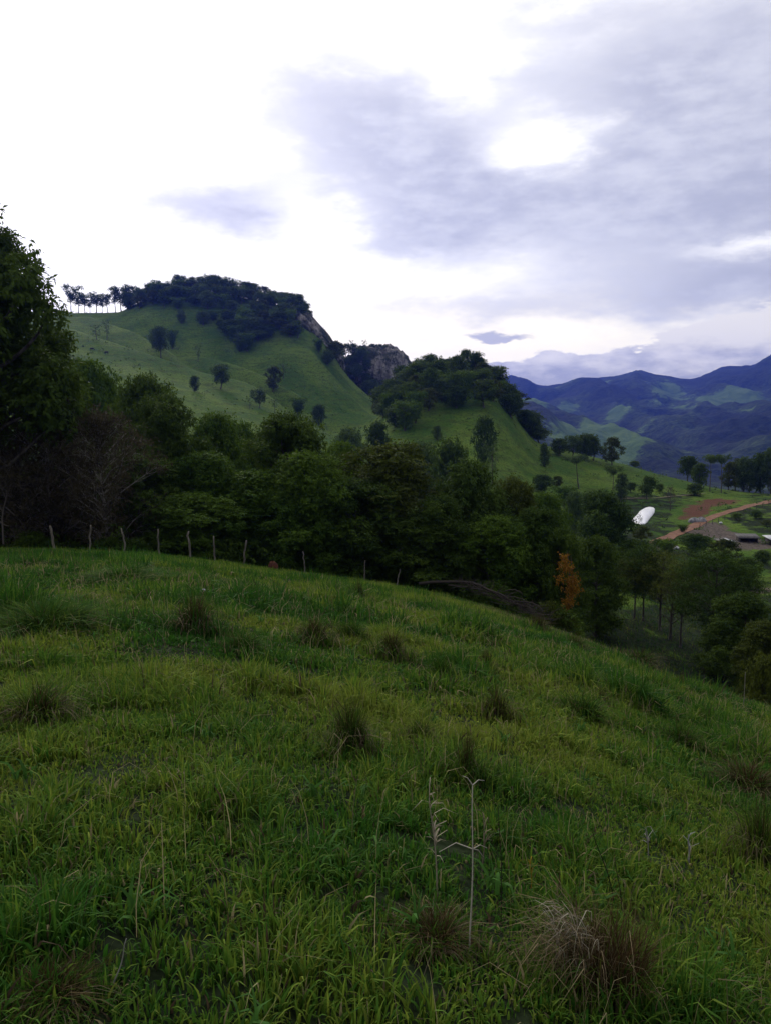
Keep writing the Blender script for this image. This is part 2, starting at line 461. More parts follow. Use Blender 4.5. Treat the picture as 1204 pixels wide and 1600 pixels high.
M = dict(
    land=land_mat('pasture land'), mountain=mountain_mat(), rock=rock_mat(),
    grass=attr_mat('grass blades', .75, .10, .38), dry=attr_mat('dry stems', .85, .04, .15), stick=attr_mat('dead wood', .85, .15, 0),
    deep=leaf_mat('deep green leaves', (.022, .046, .007), (.076, .122, .015)),
    fresh=leaf_mat('fresh green leaves', (.024, .060, .007), (.090, .150, .014)),
    greygreen=leaf_mat('grey green leaves', (.018, .042, .007), (.062, .104, .018), .2, .75, .05),
    olive=leaf_mat('olive leaves', (.024, .040, .006), (.088, .110, .016)),
    brown=leaf_mat('brown leaves', (.028, .025, .014), (.080, .068, .038)),
    blue=leaf_mat('far dark leaves', (.030, .060, .017), (.100, .150, .044)),
    orange=leaf_mat('orange blossom', (.095, .045, .007), (.26, .13, .014), .2),
    bark=noisy_mat('grey bark', (.035, .030, .025), (.10, .090, .078), 5, .9, .4, (1, 1, .25)),
    pale_bark=noisy_mat('pale bark', (.12, .11, .095), (.26, .24, .21), 5, .9, .4, (1, 1, .25)),
    post=noisy_mat('weathered post wood', (.10, .088, .07), (.20, .18, .145), 9, .9, .4, (1, 1, .15)),
    road=noisy_mat('red dirt road', (.12, .056, .032), (.20, .105, .064), .7, .95, .3, coords='Object'),
    track=noisy_mat('pale dirt track', (.085, .07, .05), (.16, .13, .10), 1.2, .95, .3),
    stone=noisy_mat('grey stone', (.10, .10, .105), (.27, .27, .28), 1.2, .85, .5),
    clay=noisy_mat('red clay', (.055, .022, .014), (.10, .036, .02), 6, .95, .6),
    shedwall=noisy_mat('dark boards', (.016, .015, .016), (.04, .036, .035), 6, .8, .2, (6, 6, .4)),
    shedroof=noisy_mat('grey sheet roof', (.045, .042, .042), (.10, .095, .09), 2, .7, .2),
    paleroof=noisy_mat('pale sheet roof', (.32, .33, .35), (.50, .51, .53), 2, .45, .1),
    hide=noisy_mat('black hide', (.008, .007, .006), (.02, .018, .016), 3, .7, .1),
)

# ------------------------------------------------------------------ land meshes
vcol = np.zeros(XG.shape + (3,), np.float32)
nearb = (YG > 120) & (YG < 300)
red = (1.0 * blob(PXG, PYG, 1088, 799, 26, 10) + .95 * blob(PXG, PYG, 1125, 784, 32, 7) + .5 * blob(PXG, PYG, 1064, 812, 14, 6)) * nearb
bare = (1.0 * blob(PXG, PYG, 1110, 824, 30, 9) + 1.0 * blob(PXG, PYG, 1175, 852, 42, 11) + .9 * blob(PXG, PYG, 1140, 838, 30, 7)
        + .8 * blob(PXG, PYG, 1090, 832, 25, 5) + .8 * blob(PXG, PYG, 1030, 852, 34, 6) + .8 * blob(PXG, PYG, 1190, 922, 30, 7)) * (YG > 90) * (YG < 300)
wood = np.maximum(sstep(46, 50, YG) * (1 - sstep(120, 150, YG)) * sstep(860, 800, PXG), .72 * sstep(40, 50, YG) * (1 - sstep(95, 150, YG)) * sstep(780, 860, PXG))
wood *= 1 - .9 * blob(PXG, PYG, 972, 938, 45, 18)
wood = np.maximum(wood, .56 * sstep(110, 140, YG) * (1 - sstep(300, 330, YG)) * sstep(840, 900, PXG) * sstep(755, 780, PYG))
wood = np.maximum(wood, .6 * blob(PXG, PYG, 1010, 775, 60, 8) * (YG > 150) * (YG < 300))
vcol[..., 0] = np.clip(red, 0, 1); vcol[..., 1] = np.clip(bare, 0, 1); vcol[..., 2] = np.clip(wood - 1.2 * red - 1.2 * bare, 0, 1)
mc = np.zeros_like(vcol)
for cx, cy, rx, ry, a in [(850, 640, 55, 9, .42), (830, 650, 40, 8, .3), (966, 664, 22, 7, .5), (905, 700, 50, 9, .40), (985, 722, 40, 8, .45), (930, 712, 60, 8, .3),
                          (1040, 625, 28, 22, .30), (1140, 625, 45, 8, .42), (1170, 612, 35, 9, .35), (1110, 640, 30, 7, .3), (1010, 690, 60, 5, .22), (1160, 668, 40, 5, .22),
                          (905, 598, 14, 5, .3), (935, 606, 26, 5, .25), (1075, 700, 40, 4, .2), (870, 612, 30, 5, .2), (1060, 655, 30, 5, .25)]:
    mc[..., 0] += a * blob(PXG, PYG, cx, cy, rx, ry)
mc[..., 0] -= .18 * blob(PXG, PYG, 800, 605, 60, 25) + .12 * blob(PXG, PYG, 1120, 590, 90, 18) + .15 * blob(PXG, PYG, 1150, 690, 80, 25)


def sheet(name, j0, j1, mat, colours):
    nu = len(UU); nj = j1 - j0
    v = np.stack([XG[:, j0:j1], YG[:, j0:j1], ZG[:, j0:j1]], -1).reshape(-1, 3)
    i = np.arange(nu - 1)[:, None] * nj; j = np.arange(nj - 1)[None, :]
    q = np.stack([i + j, i + nj + j, i + nj + j + 1, i + j + 1], -1).reshape(-1, 4)
    mb = MB(); mb.add(v, q, None, colours[:, j0:j1].reshape(-1, 3))
    o = mb.build(name, mat, None, True)
    return tag(o, kind='structure')


jm = int(np.searchsorted(YY, 66)); jf = int(np.searchsorted(YY, 1000))
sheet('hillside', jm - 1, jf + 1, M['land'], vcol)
sheet('mountains', jf, len(YY), M['mountain'], mc)
# the near pasture as one sheet, also under and behind the viewer
gx = np.concatenate([np.linspace(-100, -30, 71)[:-1], np.linspace(-30, 34, 320), np.linspace(34, 100, 67)[1:]])
gy = np.concatenate([np.linspace(-60, 1, 40)[:-1], np.linspace(1, YY[jm - 1] + .4, 300)])
A, B = np.meshgrid(gx, gy, indexing='ij')
zz = H(A, B) + np.where(B < 2.5, (B - 2.5) * -.06, 0)
mb = MB()
i = np.arange(len(gx) - 1)[:, None] * len(gy); j = np.arange(len(gy) - 1)[None, :]
gc = np.zeros(A.shape + (3,), np.float32)
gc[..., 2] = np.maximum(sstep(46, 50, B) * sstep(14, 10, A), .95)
_hp = [hit(a, b, 2, 40) for a, b in ((205, 1042), (295, 1012), (230, 1205))]
for (hx, hy), r, ry in zip(_hp, (.9, .45, .4), (.7, .5, .3)):
    gc[..., 1] = np.maximum(gc[..., 1], np.exp(-(((A - hx) / r)**2 + ((B - hy) / ry)**2)))
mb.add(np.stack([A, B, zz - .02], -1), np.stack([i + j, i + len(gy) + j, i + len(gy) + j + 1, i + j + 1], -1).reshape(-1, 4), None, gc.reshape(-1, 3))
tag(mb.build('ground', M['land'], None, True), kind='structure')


def strip(name, pts, width, mat, lift=.12, y0=100, y1=300):
    c = np.array([hit(a, b, y0, y1) for a, b in pts])
    s = np.concatenate([[0], np.cumsum(np.hypot(*np.diff(c, axis=0).T))])
    q = np.linspace(0, s[-1], max(8, int(s[-1] / 1.5)))
    c = np.stack([pchip(s, c[:, 0], q), pchip(s, c[:, 1], q)], 1)
    t = np.gradient(c, axis=0); t /= np.linalg.norm(t, axis=1, keepdims=True); n = np.stack([-t[:, 1], t[:, 0]], 1)
    k = 5
    off = np.linspace(-.5, .5, k)[None, :, None] * (width * (1 + .18 * vnoise(q / 5, q * 0, 5)))[:, None, None]
    p = c[:, None, :] + off * n[:, None, :]
    z = H(p[..., 0], p[..., 1]) + lift
    z = np.maximum(z, z.mean(1, keepdims=True))
    mb = MB(); i = np.arange(len(q) - 1)[:, None] * k; j = np.arange(k - 1)[None, :]
    mb.add(np.concatenate([p, z[..., None]], -1), np.stack([i + j, i + j + 1, i + k + j + 1, i + k + j], -1).reshape(-1, 4))
    return tag(mb.build(name, mat, None, True), kind='structure')


strip('dirt_road', [(1018, 850), (1040, 842), (1068, 829), (1098, 815), (1125, 804), (1160, 794), (1204, 783), (1250, 774)], 2.7, M['road'], .08)
strip('path', [(955, 782), (985, 779), (1015, 779), (1050, 776), (1075, 774), (1100, 772)], .8, M['track'])
strip('path', [(1130, 922), (1165, 919), (1204, 922), (1250, 930)], 1.6, M['track'], .1, 60, 140)

# the white plastic sheet, pulled over a low heap and held down at its edge
m, nt, nd, lk = mat_new('white plastic sheet')
p = nd.new('ShaderNodeBsdfPrincipled'); p.inputs['Roughness'].default_value = .4
geo = nd.new('ShaderNodeNewGeometry')
lk.new(mixc(nt, smap(nt, noise_(nt, geo.outputs['Position'], .9, 6, .7), .52, .72, 0, .6), (.82, .82, .85), (.5, .48, .44)), p.inputs['Base Color'])
bp = nd.new('ShaderNodeBump'); bp.inputs['Strength'].default_value = .25; bp.inputs['Distance'].default_value = .3
lk.new(noise_(nt, geo.outputs['Position'], .7, 4), bp.inputs['Height']); lk.new(bp.outputs[0], p.inputs['Normal'])
o = nd.new('ShaderNodeOutputMaterial'); lk.new(p.outputs[0], o.inputs[0])
c0 = POND.mean(0); n = len(POND) * 4
t_ = np.linspace(0, len(POND), n, endpoint=False)
ring = np.stack([np.interp(t_, np.arange(len(POND) + 1), np.r_[POND[:, k], POND[0, k]]) for k in (0, 1)], 1)
mb = MB(); rows = []
fr = [1.0, .985, .94, .85, .7, .5, .3, .12]
for k, f_ in enumerate(fr):
    q_ = c0 + (ring - c0) * f_
    hh_ = .02 if k == 0 else .05 + .75 * (1 - f_**2.5) + .06 * vnoise(q_[:, 0] / 1.5, q_[:, 1] / 2.5, 15)
    rows.append(np.c_[q_, H(q_[:, 0], q_[:, 1]) + hh_ + (.12 if k else -.15)])
v = np.concatenate(rows + [np.array([[c0[0], c0[1], float(H(c0[0], c0[1])) + .95]])])
qd = [[k * n + a, k * n + (a + 1) % n, (k + 1) * n + (a + 1) % n, (k + 1) * n + a] for k in range(len(fr) - 1) for a in range(n)]
mb.add(v, qd, [[(len(fr) - 1) * n + a, (len(fr) - 1) * n + (a + 1) % n, len(fr) * n] for a in range(n)])
tag(mb.build('plastic_sheet', m, None, True), 'bright white plastic sheet spread over the grass above the dirt road, long oval outline', 'plastic sheet')

# ------------------------------------------------------------------ trees
RNG = np.random.default_rng(7)
UP = np.array([0, 0, 1.0])


def nrm(a):
    return a / (np.linalg.norm(a, axis=-1, keepdims=True) + 1e-9)


def rosettes(mb, rng, C, out, per, L, W, droop, tone, spread=.9):
    """leaf whorls at twig ends C pointing along out"""
    n = len(C)
    c = np.repeat(C, per, 0) + rng.normal(0, L * .28, (n * per, 3)); o_ = np.repeat(out, per, 0)
    ax = nrm(o_ * .5 + rng.normal(0, spread, (n * per, 3)) - UP * droop)
    nn = nrm(o_ + UP * .5 + rng.normal(0, .45, (n * per, 3)))
    s = nrm(np.cross(ax, nn))
    l = L * rng.uniform(.6, 1.25, (n * per, 1)); w = W * rng.uniform(.7, 1.2, (n * per, 1))
    mid = c + ax * l * .45
    tip = c + ax * l - UP * l * .18
    v = np.stack([c, mid + s * w * .5, tip, mid - s * w * .5], 1).reshape(-1, 3)
    t = np.clip(np.repeat(tone, per) + rng.normal(0, .13, n * per), 0, 1)
    k = np.arange(n * per)[:, None] * 4 + np.arange(4)[None, :]
    mb.add(v, k, None, np.repeat(np.stack([t, t, t], 1), 4, 0))


def limb(mb, a, b, r0, r1, rng, bend=.12, n=6, sides=6):
    a = np.asarray(a, float); b = np.asarray(b, float)
    t = np.linspace(0, 1, n)[:, None]
    L = np.linalg.norm(b - a)
    mid = rng.normal(0, bend * L, 3)
    p = a + (b - a) * t + mid * (t * (1 - t) * 2) + rng.normal(0, min(.015, bend * .12) * L, (n, 3)) * (t > 0) * (t < 1)
    tube(mb, p, np.linspace(r0, r1, n), sides)
    return p


PROFILE = {  # radius of the crown against its height
    'dome': lambda t: np.sqrt(np.clip(1 - (np.clip(t - .50, 0, 1) / .52)**2 - .35 * (np.clip(.5 - t, 0, 1) / .5)**2, .02, 1)),
    'broad': lambda t: np.sqrt(np.clip(1 - np.clip(t, 0, 1)**1.75, .02, 1)),
    'round': lambda t: np.sqrt(np.clip(1 - (2 * t - 1)**2, .03, 1)),
    'column': lambda t: np.clip(1 - np.abs(t - .35)**1.6 * 1.4, .15, 1),
    'umbrella': lambda t: np.clip(.25 + .85 * t, 0, 1),
    'cone': lambda t: np.clip(1.08 - t, .1, 1),
    'loose': lambda t: np.sqrt(np.clip(1 - (np.abs(t - .5) / .6)**2, .1, 1)),
}


def make_tree(seed, Hn, Rn, cb, prof, lobes, ros, per, L, W, droop, lobe_r=.34, trunk_r=.18, lean=.0, limbs=True, flat=.8, twig=0, stems=1, bend=.04):
    """returns (trunk mesh builder, crown mesh builder) for a tree of height Hn and crown radius Rn"""
    rng = np.random.default_rng(seed)
    T = MB(); K = MB()
    ch = Hn * (1 - cb)
    cen = []; rr = []
    for k in range(lobes):
        for _ in range(40):
            t = ((k + rng.uniform(.1, .9)) / lobes)
            t = t**.85
            th = k * 2.399963 + rng.uniform(-.6, .6)
            r = Rn * lobe_r * rng.uniform(.75, 1.25)
            R = max(Rn * float(PROFILE[prof](np.array(t))) - r * .75, 0) * (rng.uniform(.55, 1.05) if k % 4 else rng.uniform(.1, .5))
            c = np.array([math.cos(th) * R, math.sin(th) * R, Hn * cb + ch * t * .97])
            c[2] = min(c[2], Hn - r * flat * .9)
            break
        cen.append(c); rr.append(r)
    cen = np.array(cen); rr = np.array(rr)
    # stems and limbs
    tops = []
    for s in range(stems):
        base = np.array([0, 0, -.4]) if stems == 1 else np.array([rng.uniform(-.3, .3) * Rn * .5, rng.uniform(-.3, .3) * Rn * .5, -.4])
        top = np.array([lean * Rn + rng.normal(0, .06 * Rn), rng.normal(0, .06 * Rn), Hn * (cb + (1 - cb) * .72)])
        pth = limb(T, base, top, trunk_r, trunk_r * .3, rng, bend, 9, 8)
        tops.append(pth)
    tube(T, [[0, 0, -.5], [0, 0, 0.05], [0, 0, .5]], [trunk_r * 1.7, trunk_r * 1.35, trunk_r * .9], 8)
    for k in range(lobes):
        pth = tops[k % stems]
        zt = max(.25 * Hn * cb, min(cen[k][2] - .9 * np.hypot(*cen[k][:2]) * .6 - rr[k] * .3, pth[-1][2]))
        a = np.array([np.interp(zt, pth[:, 2], pth[:, m]) for m in range(3)])
        if limbs:
            p = limb(T, a, cen[k], trunk_r * .38, trunk_r * .1, rng, .12, 6, 5)
            for q in range(twig):
                d = nrm(rng.normal(0, 1, 3) + UP * .2)
                limb(T, p[rng.integers(3, 6)], cen[k] + d * rr[k] * rng.uniform(.6, 1.15), trunk_r * .09, trunk_r * .03, rng, .2, 5, 3)
    # leaves
    wgt = rr**2 / (rr**2).sum()
    for k in range(lobes):
        n = max(6, int(ros * wgt[k]))
        d = nrm(rng.normal(0, 1, (n, 3)) + UP * .25)
        rad = rr[k] * (rng.uniform(0, 1, (n, 1))**.4) * rng.uniform(.9, 1.15, (n, 1))
        lump = 1 + .22 * np.sin(d[:, :1] * 5 + k) * np.sin(d[:, 1:2] * 5 + 2 * k) + .12 * np.sin(d[:, 2:] * 9 + k)
        C = cen[k] + d * rad * lump * np.array([1, 1, flat])
        tone = np.full(n, .42 + rng.normal(0, .13)) + rng.normal(0, .08, n)
        rosettes(K, rng, C, d, per, L, W, droop, tone)
    return T, K


TREES = {}


def species(key, name, bark, leaves, *a, **k):
    T, K = make_tree(*a, **k)
    TREES[key] = (name, T.mesh('trunk', M[bark], True), K.mesh('crown', M[leaves]), a[1], a[2])


def plant(key, x, y, h, w, label, cat='tree', group=None, rz=None, leaf=None, z=None, tilt=0):
    name, tm, km, Hn, Rn = TREES[key]
    r = link(name, None); r.empty_display_size = .5
    r.location = (x, y, float(H(x, y)) if z is None else z)
    s = w / (2 * Rn)
    r.scale = (s * RNG.uniform(.92, 1.08), s * RNG.uniform(.85, 1.15), h / Hn); r.rotation_euler = (tilt, 0, RNG.uniform(0, 6.28) if rz is None else rz)
    if rz is not None or not tilt: r.rotation_euler = (RNG.normal(0, .035), RNG.normal(0, .035), r.rotation_euler[2])
    link('trunk', tm, r); link('crown', km, r)
    tag(r, label, cat, group)
    return r


EDGE = 'trees of the wood beyond the fence'


def plant_px(key, px, top, wpx, Y, label, cat='tree', group=None, **k):
    """a tree whose foot is hidden: its column, top row, crown width and distance"""
    u, e = pix(px, top)
    x = float(u * Y); g = float(H(x, Y))
    if group == EDGE and key != 'mango': wpx = wpx * 1.22
    return plant(key, x, Y, float(e * Y) - g, wpx / F * Y, label, cat, group, **k)


def plant_foot(key, px, foot, hpx, wpx, label, y0=150, y1=700, cat='tree', group=None, **k):
    """a tree whose foot is seen on the ground"""
    x, y = hit(px, foot, y0, y1)
    return plant(key, x, y, hpx / F * y * 1.03, wpx / F * y, label, cat, group, **k)


# near broadleaf trees of the wood edge
species('mango', 'broadleaf_tree', 'bark', 'deep', 11, 20, 7.5, .34, 'broad', 110, 12500, 8, .34, .15, .5, .20, .42)
species('dome1', 'broadleaf_tree', 'bark', 'deep', 12, 14, 4.6, .06, 'dome', 46, 5600, 7, .30, .13, .35, .29, .2)
species('dome2', 'broadleaf_tree', 'bark', 'fresh', 13, 14, 4.6, .08, 'dome', 42, 5200, 7, .30, .13, .45, .30, .2)
species('dome3', 'broadleaf_tree', 'bark', 'olive', 14, 14, 4.6, .06, 'dome', 76, 5600, 7, .26, .12, .3, .22, .2)
species('dome4', 'broadleaf_tree', 'bark', 'greygreen', 15, 14, 4.6, .06, 'dome', 44, 5600, 7, .32, .13, .3, .29, .2)
species('loose1', 'broadleaf_tree', 'bark', 'fresh', 16, 12, 4.2, .10, 'loose', 40, 2800, 6, .30, .12, .3, .27, .15)
species('twiggy', 'broadleaf_tree', 'pale_bark', 'brown', 17, 10, 5.0, .04, 'round', 60, 2600, 6, .24, .09, .35, .26, .13, twig=9)
species('shrub1', 'shrub', 'bark', 'deep', 18, 2.2, 1.5, .02, 'dome', 18, 600, 6, .2, .08, .2, .36, .05, stems=3)
species('shrub2', 'shrub', 'bark', 'olive', 19, 2.2, 1.5, .02, 'round', 18, 600, 6, .2, .08, .2, .36, .05, stems=3)
species('feather', 'slender_tree', 'bark', 'olive', 20, 12, 3.4, .40, 'loose', 34, 1500, 6, .30, .06, .6, .30, .14, twig=3, bend=.012)
species('feather2', 'slender_tree', 'bark', 'greygreen', 21, 12, 3.6, .34, 'loose', 32, 1500, 6, .32, .07, .6, .30, .14, twig=3, bend=.012)
# trees farther off
species('far1', 'broadleaf_tree', 'bark', 'blue', 31, 9, 4.2, .12, 'dome', 26, 1100, 6, .44, .24, .2, .34, .2)
species('far2', 'broadleaf_tree', 'bark', 'deep', 32, 9, 4.2, .12, 'round', 28, 1100, 6, .42, .24, .2, .32, .2)
species('far3', 'broadleaf_tree', 'bark', 'greygreen', 33, 9, 4.2, .15, 'dome', 26, 1050, 6, .44, .24, .2, .36, .2)
species('far4', 'broadleaf_tree', 'bark', 'blue', 34, 9, 4.0, .30, 'loose', 20, 750, 6, .44, .22, .2, .34, .2)
species('farcol', 'dense_tree', 'bark', 'blue', 35, 9, 2.8, .08, 'column', 20, 800, 6, .42, .2, .2, .42, .18)
species('tallstem', 'tall_tree', 'bark', 'blue', 36, 11, 4.0, .45, 'umbrella', 16, 330, 6, .55, .26, .2, .30, .18)
species('umbrella', 'umbrella_pine', 'bark', 'blue', 37, 14, 4.6, .80, 'umbrella', 22, 330, 6, .5, .18, -.1, .24, .2, flat=.42)
species('far5', 'broadleaf_tree', 'bark', 'deep', 41, 9, 4.2, .26, 'loose', 15, 900, 6, .46, .24, .3, .38, .2, lean=.25)
species('far6', 'broadleaf_tree', 'bark', 'fresh', 42, 8, 4.4, .2, 'umbrella', 18, 900, 6, .44, .22, .3, .34, .2, lean=-.2)
species('far7', 'broadleaf_tree', 'bark', 'olive', 43, 10, 4.2, .14, 'round', 24, 1000, 6, .44, .22, .3, .27, .2)
species('thin', 'sparse_tree', 'bark', 'blue', 38, 9, 2.6, .3, 'loose', 12, 110, 5, .5, .2, .2, .3, .14, twig=3)
species('bare', 'bare_tree', 'bark', 'brown', 39, 7, 3.2, .28, 'loose', 16, 60, 4, .3, .12, .2, .3, .2, twig=7)
species('sapling', 'sparse_tree', 'bark', 'deep', 40, 4, 1.9, .1, 'round', 14, 70, 5, .26, .1, .2, .34, .07, twig=4)

EDGE = 'trees of the wood beyond the fence'
plant_px('mango', -72, 306, 385, 47, 'tallest dark tree at the left edge, drooping glossy leaves, reaching above the hill', group=EDGE, rz=1.2)
plant_px('dome1', 15, 552, 210, 55, 'dark broadleaf tree under the tall drooping tree at the left edge', group=EDGE)
plant_px('twiggy', 70, 610, 190, 49, 'brown twiggy tree behind the leftmost fence post', group=EDGE)
plant_px('twiggy', 160, 640, 175, 48.5, 'brown half bare tree with tangled twigs, between the first and third fence posts', group=EDGE, rz=2.2)
plant_px('twiggy', 20, 700, 150, 47.5, 'low brown twiggy tree with pale forked branches at the far left of the fence', group=EDGE, rz=4.0)
plant_px('dome2', 165, 562, 120, 78, 'mid green tree rising behind the brown twiggy trees against the pasture hill', group=EDGE)
plant_px('dome1', 225, 588, 120, 70, 'green tree with rounded top right of the brown twiggy trees', group=EDGE)
plant_px('dome1', 262, 618, 140, 58, 'dark tree behind the fourth fence post', group=EDGE)
plant_px('dome2', 335, 645, 130, 66, 'lighter green tree, left of the big dark dome', group=EDGE)
plant_px('dome2', 320, 705, 130, 54, 'low bright green tree behind the fifth and sixth fence posts', group=EDGE, rz=1.0)
plant_px('dome2', 388, 660, 110, 75, 'small green tree peeping over the wood left of the big dark dome', group=EDGE)
plant_px('dome1', 445, 647, 165, 58, 'big dark domed tree in the middle left of the wood, behind the bent seventh post', group=EDGE, rz=2.0)
plant_px('dome2', 480, 705, 130, 52, 'low green tree in front of the gap between the two big domes', group=EDGE)
plant_px('dome2', 528, 690, 90, 70, 'green tree between the two big domed trees', group=EDGE, rz=4)
plant_px('dome3', 612, 690, 205, 57, 'biggest domed tree in the middle of the wood, olive topped', group=EDGE)
plant_px('dome4', 745, 721, 140, 56, 'grey green tree with paler leaf tops right of the olive dome', group=EDGE, rz=1)
plant_px('dome3', 795, 745, 100, 59, 'olive tree behind the fallen branches', group=EDGE, rz=2.4)
plant_px('dome4', 838, 795, 110, 53, 'small grey green tree above the end of the fallen branches', group=EDGE, rz=3)
plant_px('dome1', 690, 775, 110, 52, 'dark low tree behind the last fence post', group=EDGE, rz=.7)
plant_px('dome1', 882, 828, 85, 51, 'dark tree hung with orange blossom', group=EDGE, rz=1.4)
plant_px('dome2', 845, 770, 90, 80, 'green tree at the back of the wood above the orange blossom', group=EDGE, rz=1.4)
plant_px('dome1', 935, 840, 90, 66, 'dark tree right of the orange blossom', group=EDGE, rz=5)
plant_px('dome4', 935, 768, 105, 100, 'tall soft grey green tree below the umbrella pines', group=EDGE, rz=5)
plant_px('dome1', 985, 845, 70, 95, 'dark bushy tree between the grey green tree and the slender trees', group=EDGE, rz=3)
for k, (px, t, wd, Y) in enumerate([(560, 750, 190, 53), (400, 735, 190, 53), (215, 712, 180, 52), (770, 805, 140, 52), (100, 725, 190, 53), (480, 780, 180, 51), (660, 800, 180, 53), (305, 770, 190, 50), (10, 745, 190, 52)]):
    plant_px(['dome1', 'dome2'][k % 2], px, t, wd, Y, 'low dark tree filling the shaded front of the wood, crown down to the ground', group='low trees in the shaded front of the wood')
# behind the wood edge, on the lower hill
for key, px, t, wd, Y, lb in [('far2', 705, 690, 85, 150, 'dark low tree cluster at the foot of the grassy spur, behind the olive dome'),
                              ('far1', 660, 690, 70, 165, 'dark tree behind the olive dome, left of the low tree at the spur foot'),
                              ('far3', 757, 652, 44, 215, 'rounded tree standing alone on the grassy spur of the wooded knoll'),
                              ('thin', 770, 690, 36, 200, 'pale sparse tree just below the lone rounded tree on the spur'),
                              ('far1', 545, 668, 60, 200, 'dark tree at the back of the wood, below the foot of the pasture hill'),
                              ('far2', 590, 660, 50, 210, 'dark tree at the left foot of the wooded knoll'),
                              ('far1', 897, 768, 42, 150, 'dark shrub like tree below the first umbrella pine'),
                              ('far2', 850, 775, 60, 140, 'dark tree behind the orange blossom tree at the foot of the ridge')]:
    plant_px(key, px, t, wd, Y, lb)

# the slender trees on the falling ground at the right
SL = 'slender trees on the slope at the right'
for key, px, foot, top, wd, y0, lb in [
    ('feather2', 1100, 1037, 858, 150, 50, 'tall slender tree with a straight dark trunk, nearest the farmyard slope'),
    ('feather', 1030, 985, 862, 110, 60, 'slender tree with a thin crown left of the straight dark trunk'),
    ('feather2', 1004, 970, 850, 95, 62, 'slender dark stemmed tree, second from the left on the slope'),
    ('feather', 990, 968, 872, 70, 62, 'thinnest slender tree, leftmost on the slope'),
    ('feather', 1062, 1012, 880, 90, 55, 'short slender tree between two taller ones, crown brownish'),
    ('feather2', 1150, 1050, 880, 110, 50, 'slender tree at the right with a low spreading crown')]:
    x, y = hit(px, foot, 50, 130)
    u, e = pix(px, top)
    plant(key, x, y, float(e * y) - float(H(x, y)), wd / F * y, lb, group=SL)
for px, t, wd, Y, key, lb in [(1165, 930, 130, 58, 'dome1', 'dark dense bush tree at the right edge below the slender trees'),
                              (1200, 970, 110, 52, 'dome3', 'dark bush tree cut by the right edge, lowest on the slope'),
                              (1125, 985, 90, 62, 'dome1', 'dark bush at the foot of the straight trunked slender tree'),
                              (1190, 1020, 80, 46, 'shrub2', 'low dark bush at the right edge of the pasture'),
                              (1060, 900, 90, 110, 'dome2', 'low green bush tree on the valley floor behind the slender trees'),
                              (1115, 880, 90, 115, 'dome1', 'bush tree at the near side of the farmyard')]:
    plant_px(key, px, t, wd, Y, lb, rz=px * .01)
x, y = hit(1046, 1000, 55, 120)
plant('bare', x, y, 6.5, 4.5, 'pale leafless tree among the slender trees', rz=.4)

# the ridge at the right
for key, px, foot, top, wd, y0, lb in [
    ('umbrella', 903, 764, 712, 50, 170, 'umbrella pine with a flat crown below the tree clump on the ridge'),
    ('umbrella', 955, 790, 728, 40, 170, 'smaller umbrella pine right of the flat crowned one'),
    ('far4', 893, 716, 680, 38, 240, 'dark tree with pale stem, left in the clump on the ridge'),
    ('far2', 912, 717, 678, 44, 240, 'highest dark tree in the clump on the ridge'),
    ('far5', 926, 720, 682, 36, 240, 'dark tree at the right of the clump on the ridge'),
    ('far7', 955, 726, 683, 40, 240, 'round dark tree standing just right of the clump on the ridge'),
    ('far1', 872, 712, 685, 34, 240, 'low dark tree left of the clump on the ridge'),
    ('farcol', 849, 729, 692, 22, 200, 'narrow dark tree on the ridge below the knoll wood'),
    ('far5', 1073, 752, 713, 34, 230, 'dark tree at the left end of the row above the road'),
    ('umbrella', 1108, 768, 711, 34, 230, 'left one of two tall flat topped trees in the row above the road'),
    ('umbrella', 1126, 770, 711, 36, 230, 'right one of two tall flat topped trees in the row above the road'),
    ('far7', 1148, 764, 717, 36, 230, 'dense dark tree right of the tall flat topped pair'),
    ('far1', 1170, 766, 718, 38, 230, 'second dense dark tree right of the tall flat topped pair'),
    ('far2', 1092, 762, 724, 34, 232, 'low dark tree filling the gap left of the tall flat topped pair'),
    ('far7', 1137, 766, 722, 36, 236, 'dark tree close behind the right flat topped tree'),
    ('far1', 1160, 766, 714, 40, 240, 'dark broad tree between the two dense dark trees of the row'),
    ('far2', 1187, 768, 708, 38, 236, 'tall dark tree next to the one at the right edge above the road'),
    ('far1', 1203, 768, 700, 36, 230, 'dark tree at the right edge above the road'),
    ('farcol', 968, 782, 739, 28, 170, 'dark bushy tree beside the smaller umbrella pine'),
    ('far5', 1010, 781, 745, 32, 170, 'rounded dark tree behind the white plastic sheet'),
    ('bare', 1046, 798, 757, 26, 160, 'nearly bare tree right of the white plastic sheet'),
    ('far2', 1084, 774, 756, 32, 190, 'low wide tree above the red earth bank'),
    ('sapling', 998, 825, 803, 17, 140, 'small lacy tree standing in front of the white plastic sheet'),
    ('far1', 1072, 850, 836, 36, 120, 'low green bush below the dirt road'),
    ('far2', 1100, 852, 838, 30, 120, 'low bush between the dirt road and the farmyard'),
    ('far1', 990, 730, 720, 18, 240, 'small bush on the ridge right of the round dark tree')]:
    x, y = hit(px, foot, y0, 420)
    u, e = pix(px, top)
    plant(key, x, y, max(1.2, float(e * y) - float(H(x, y))), wd / F * y, lb)

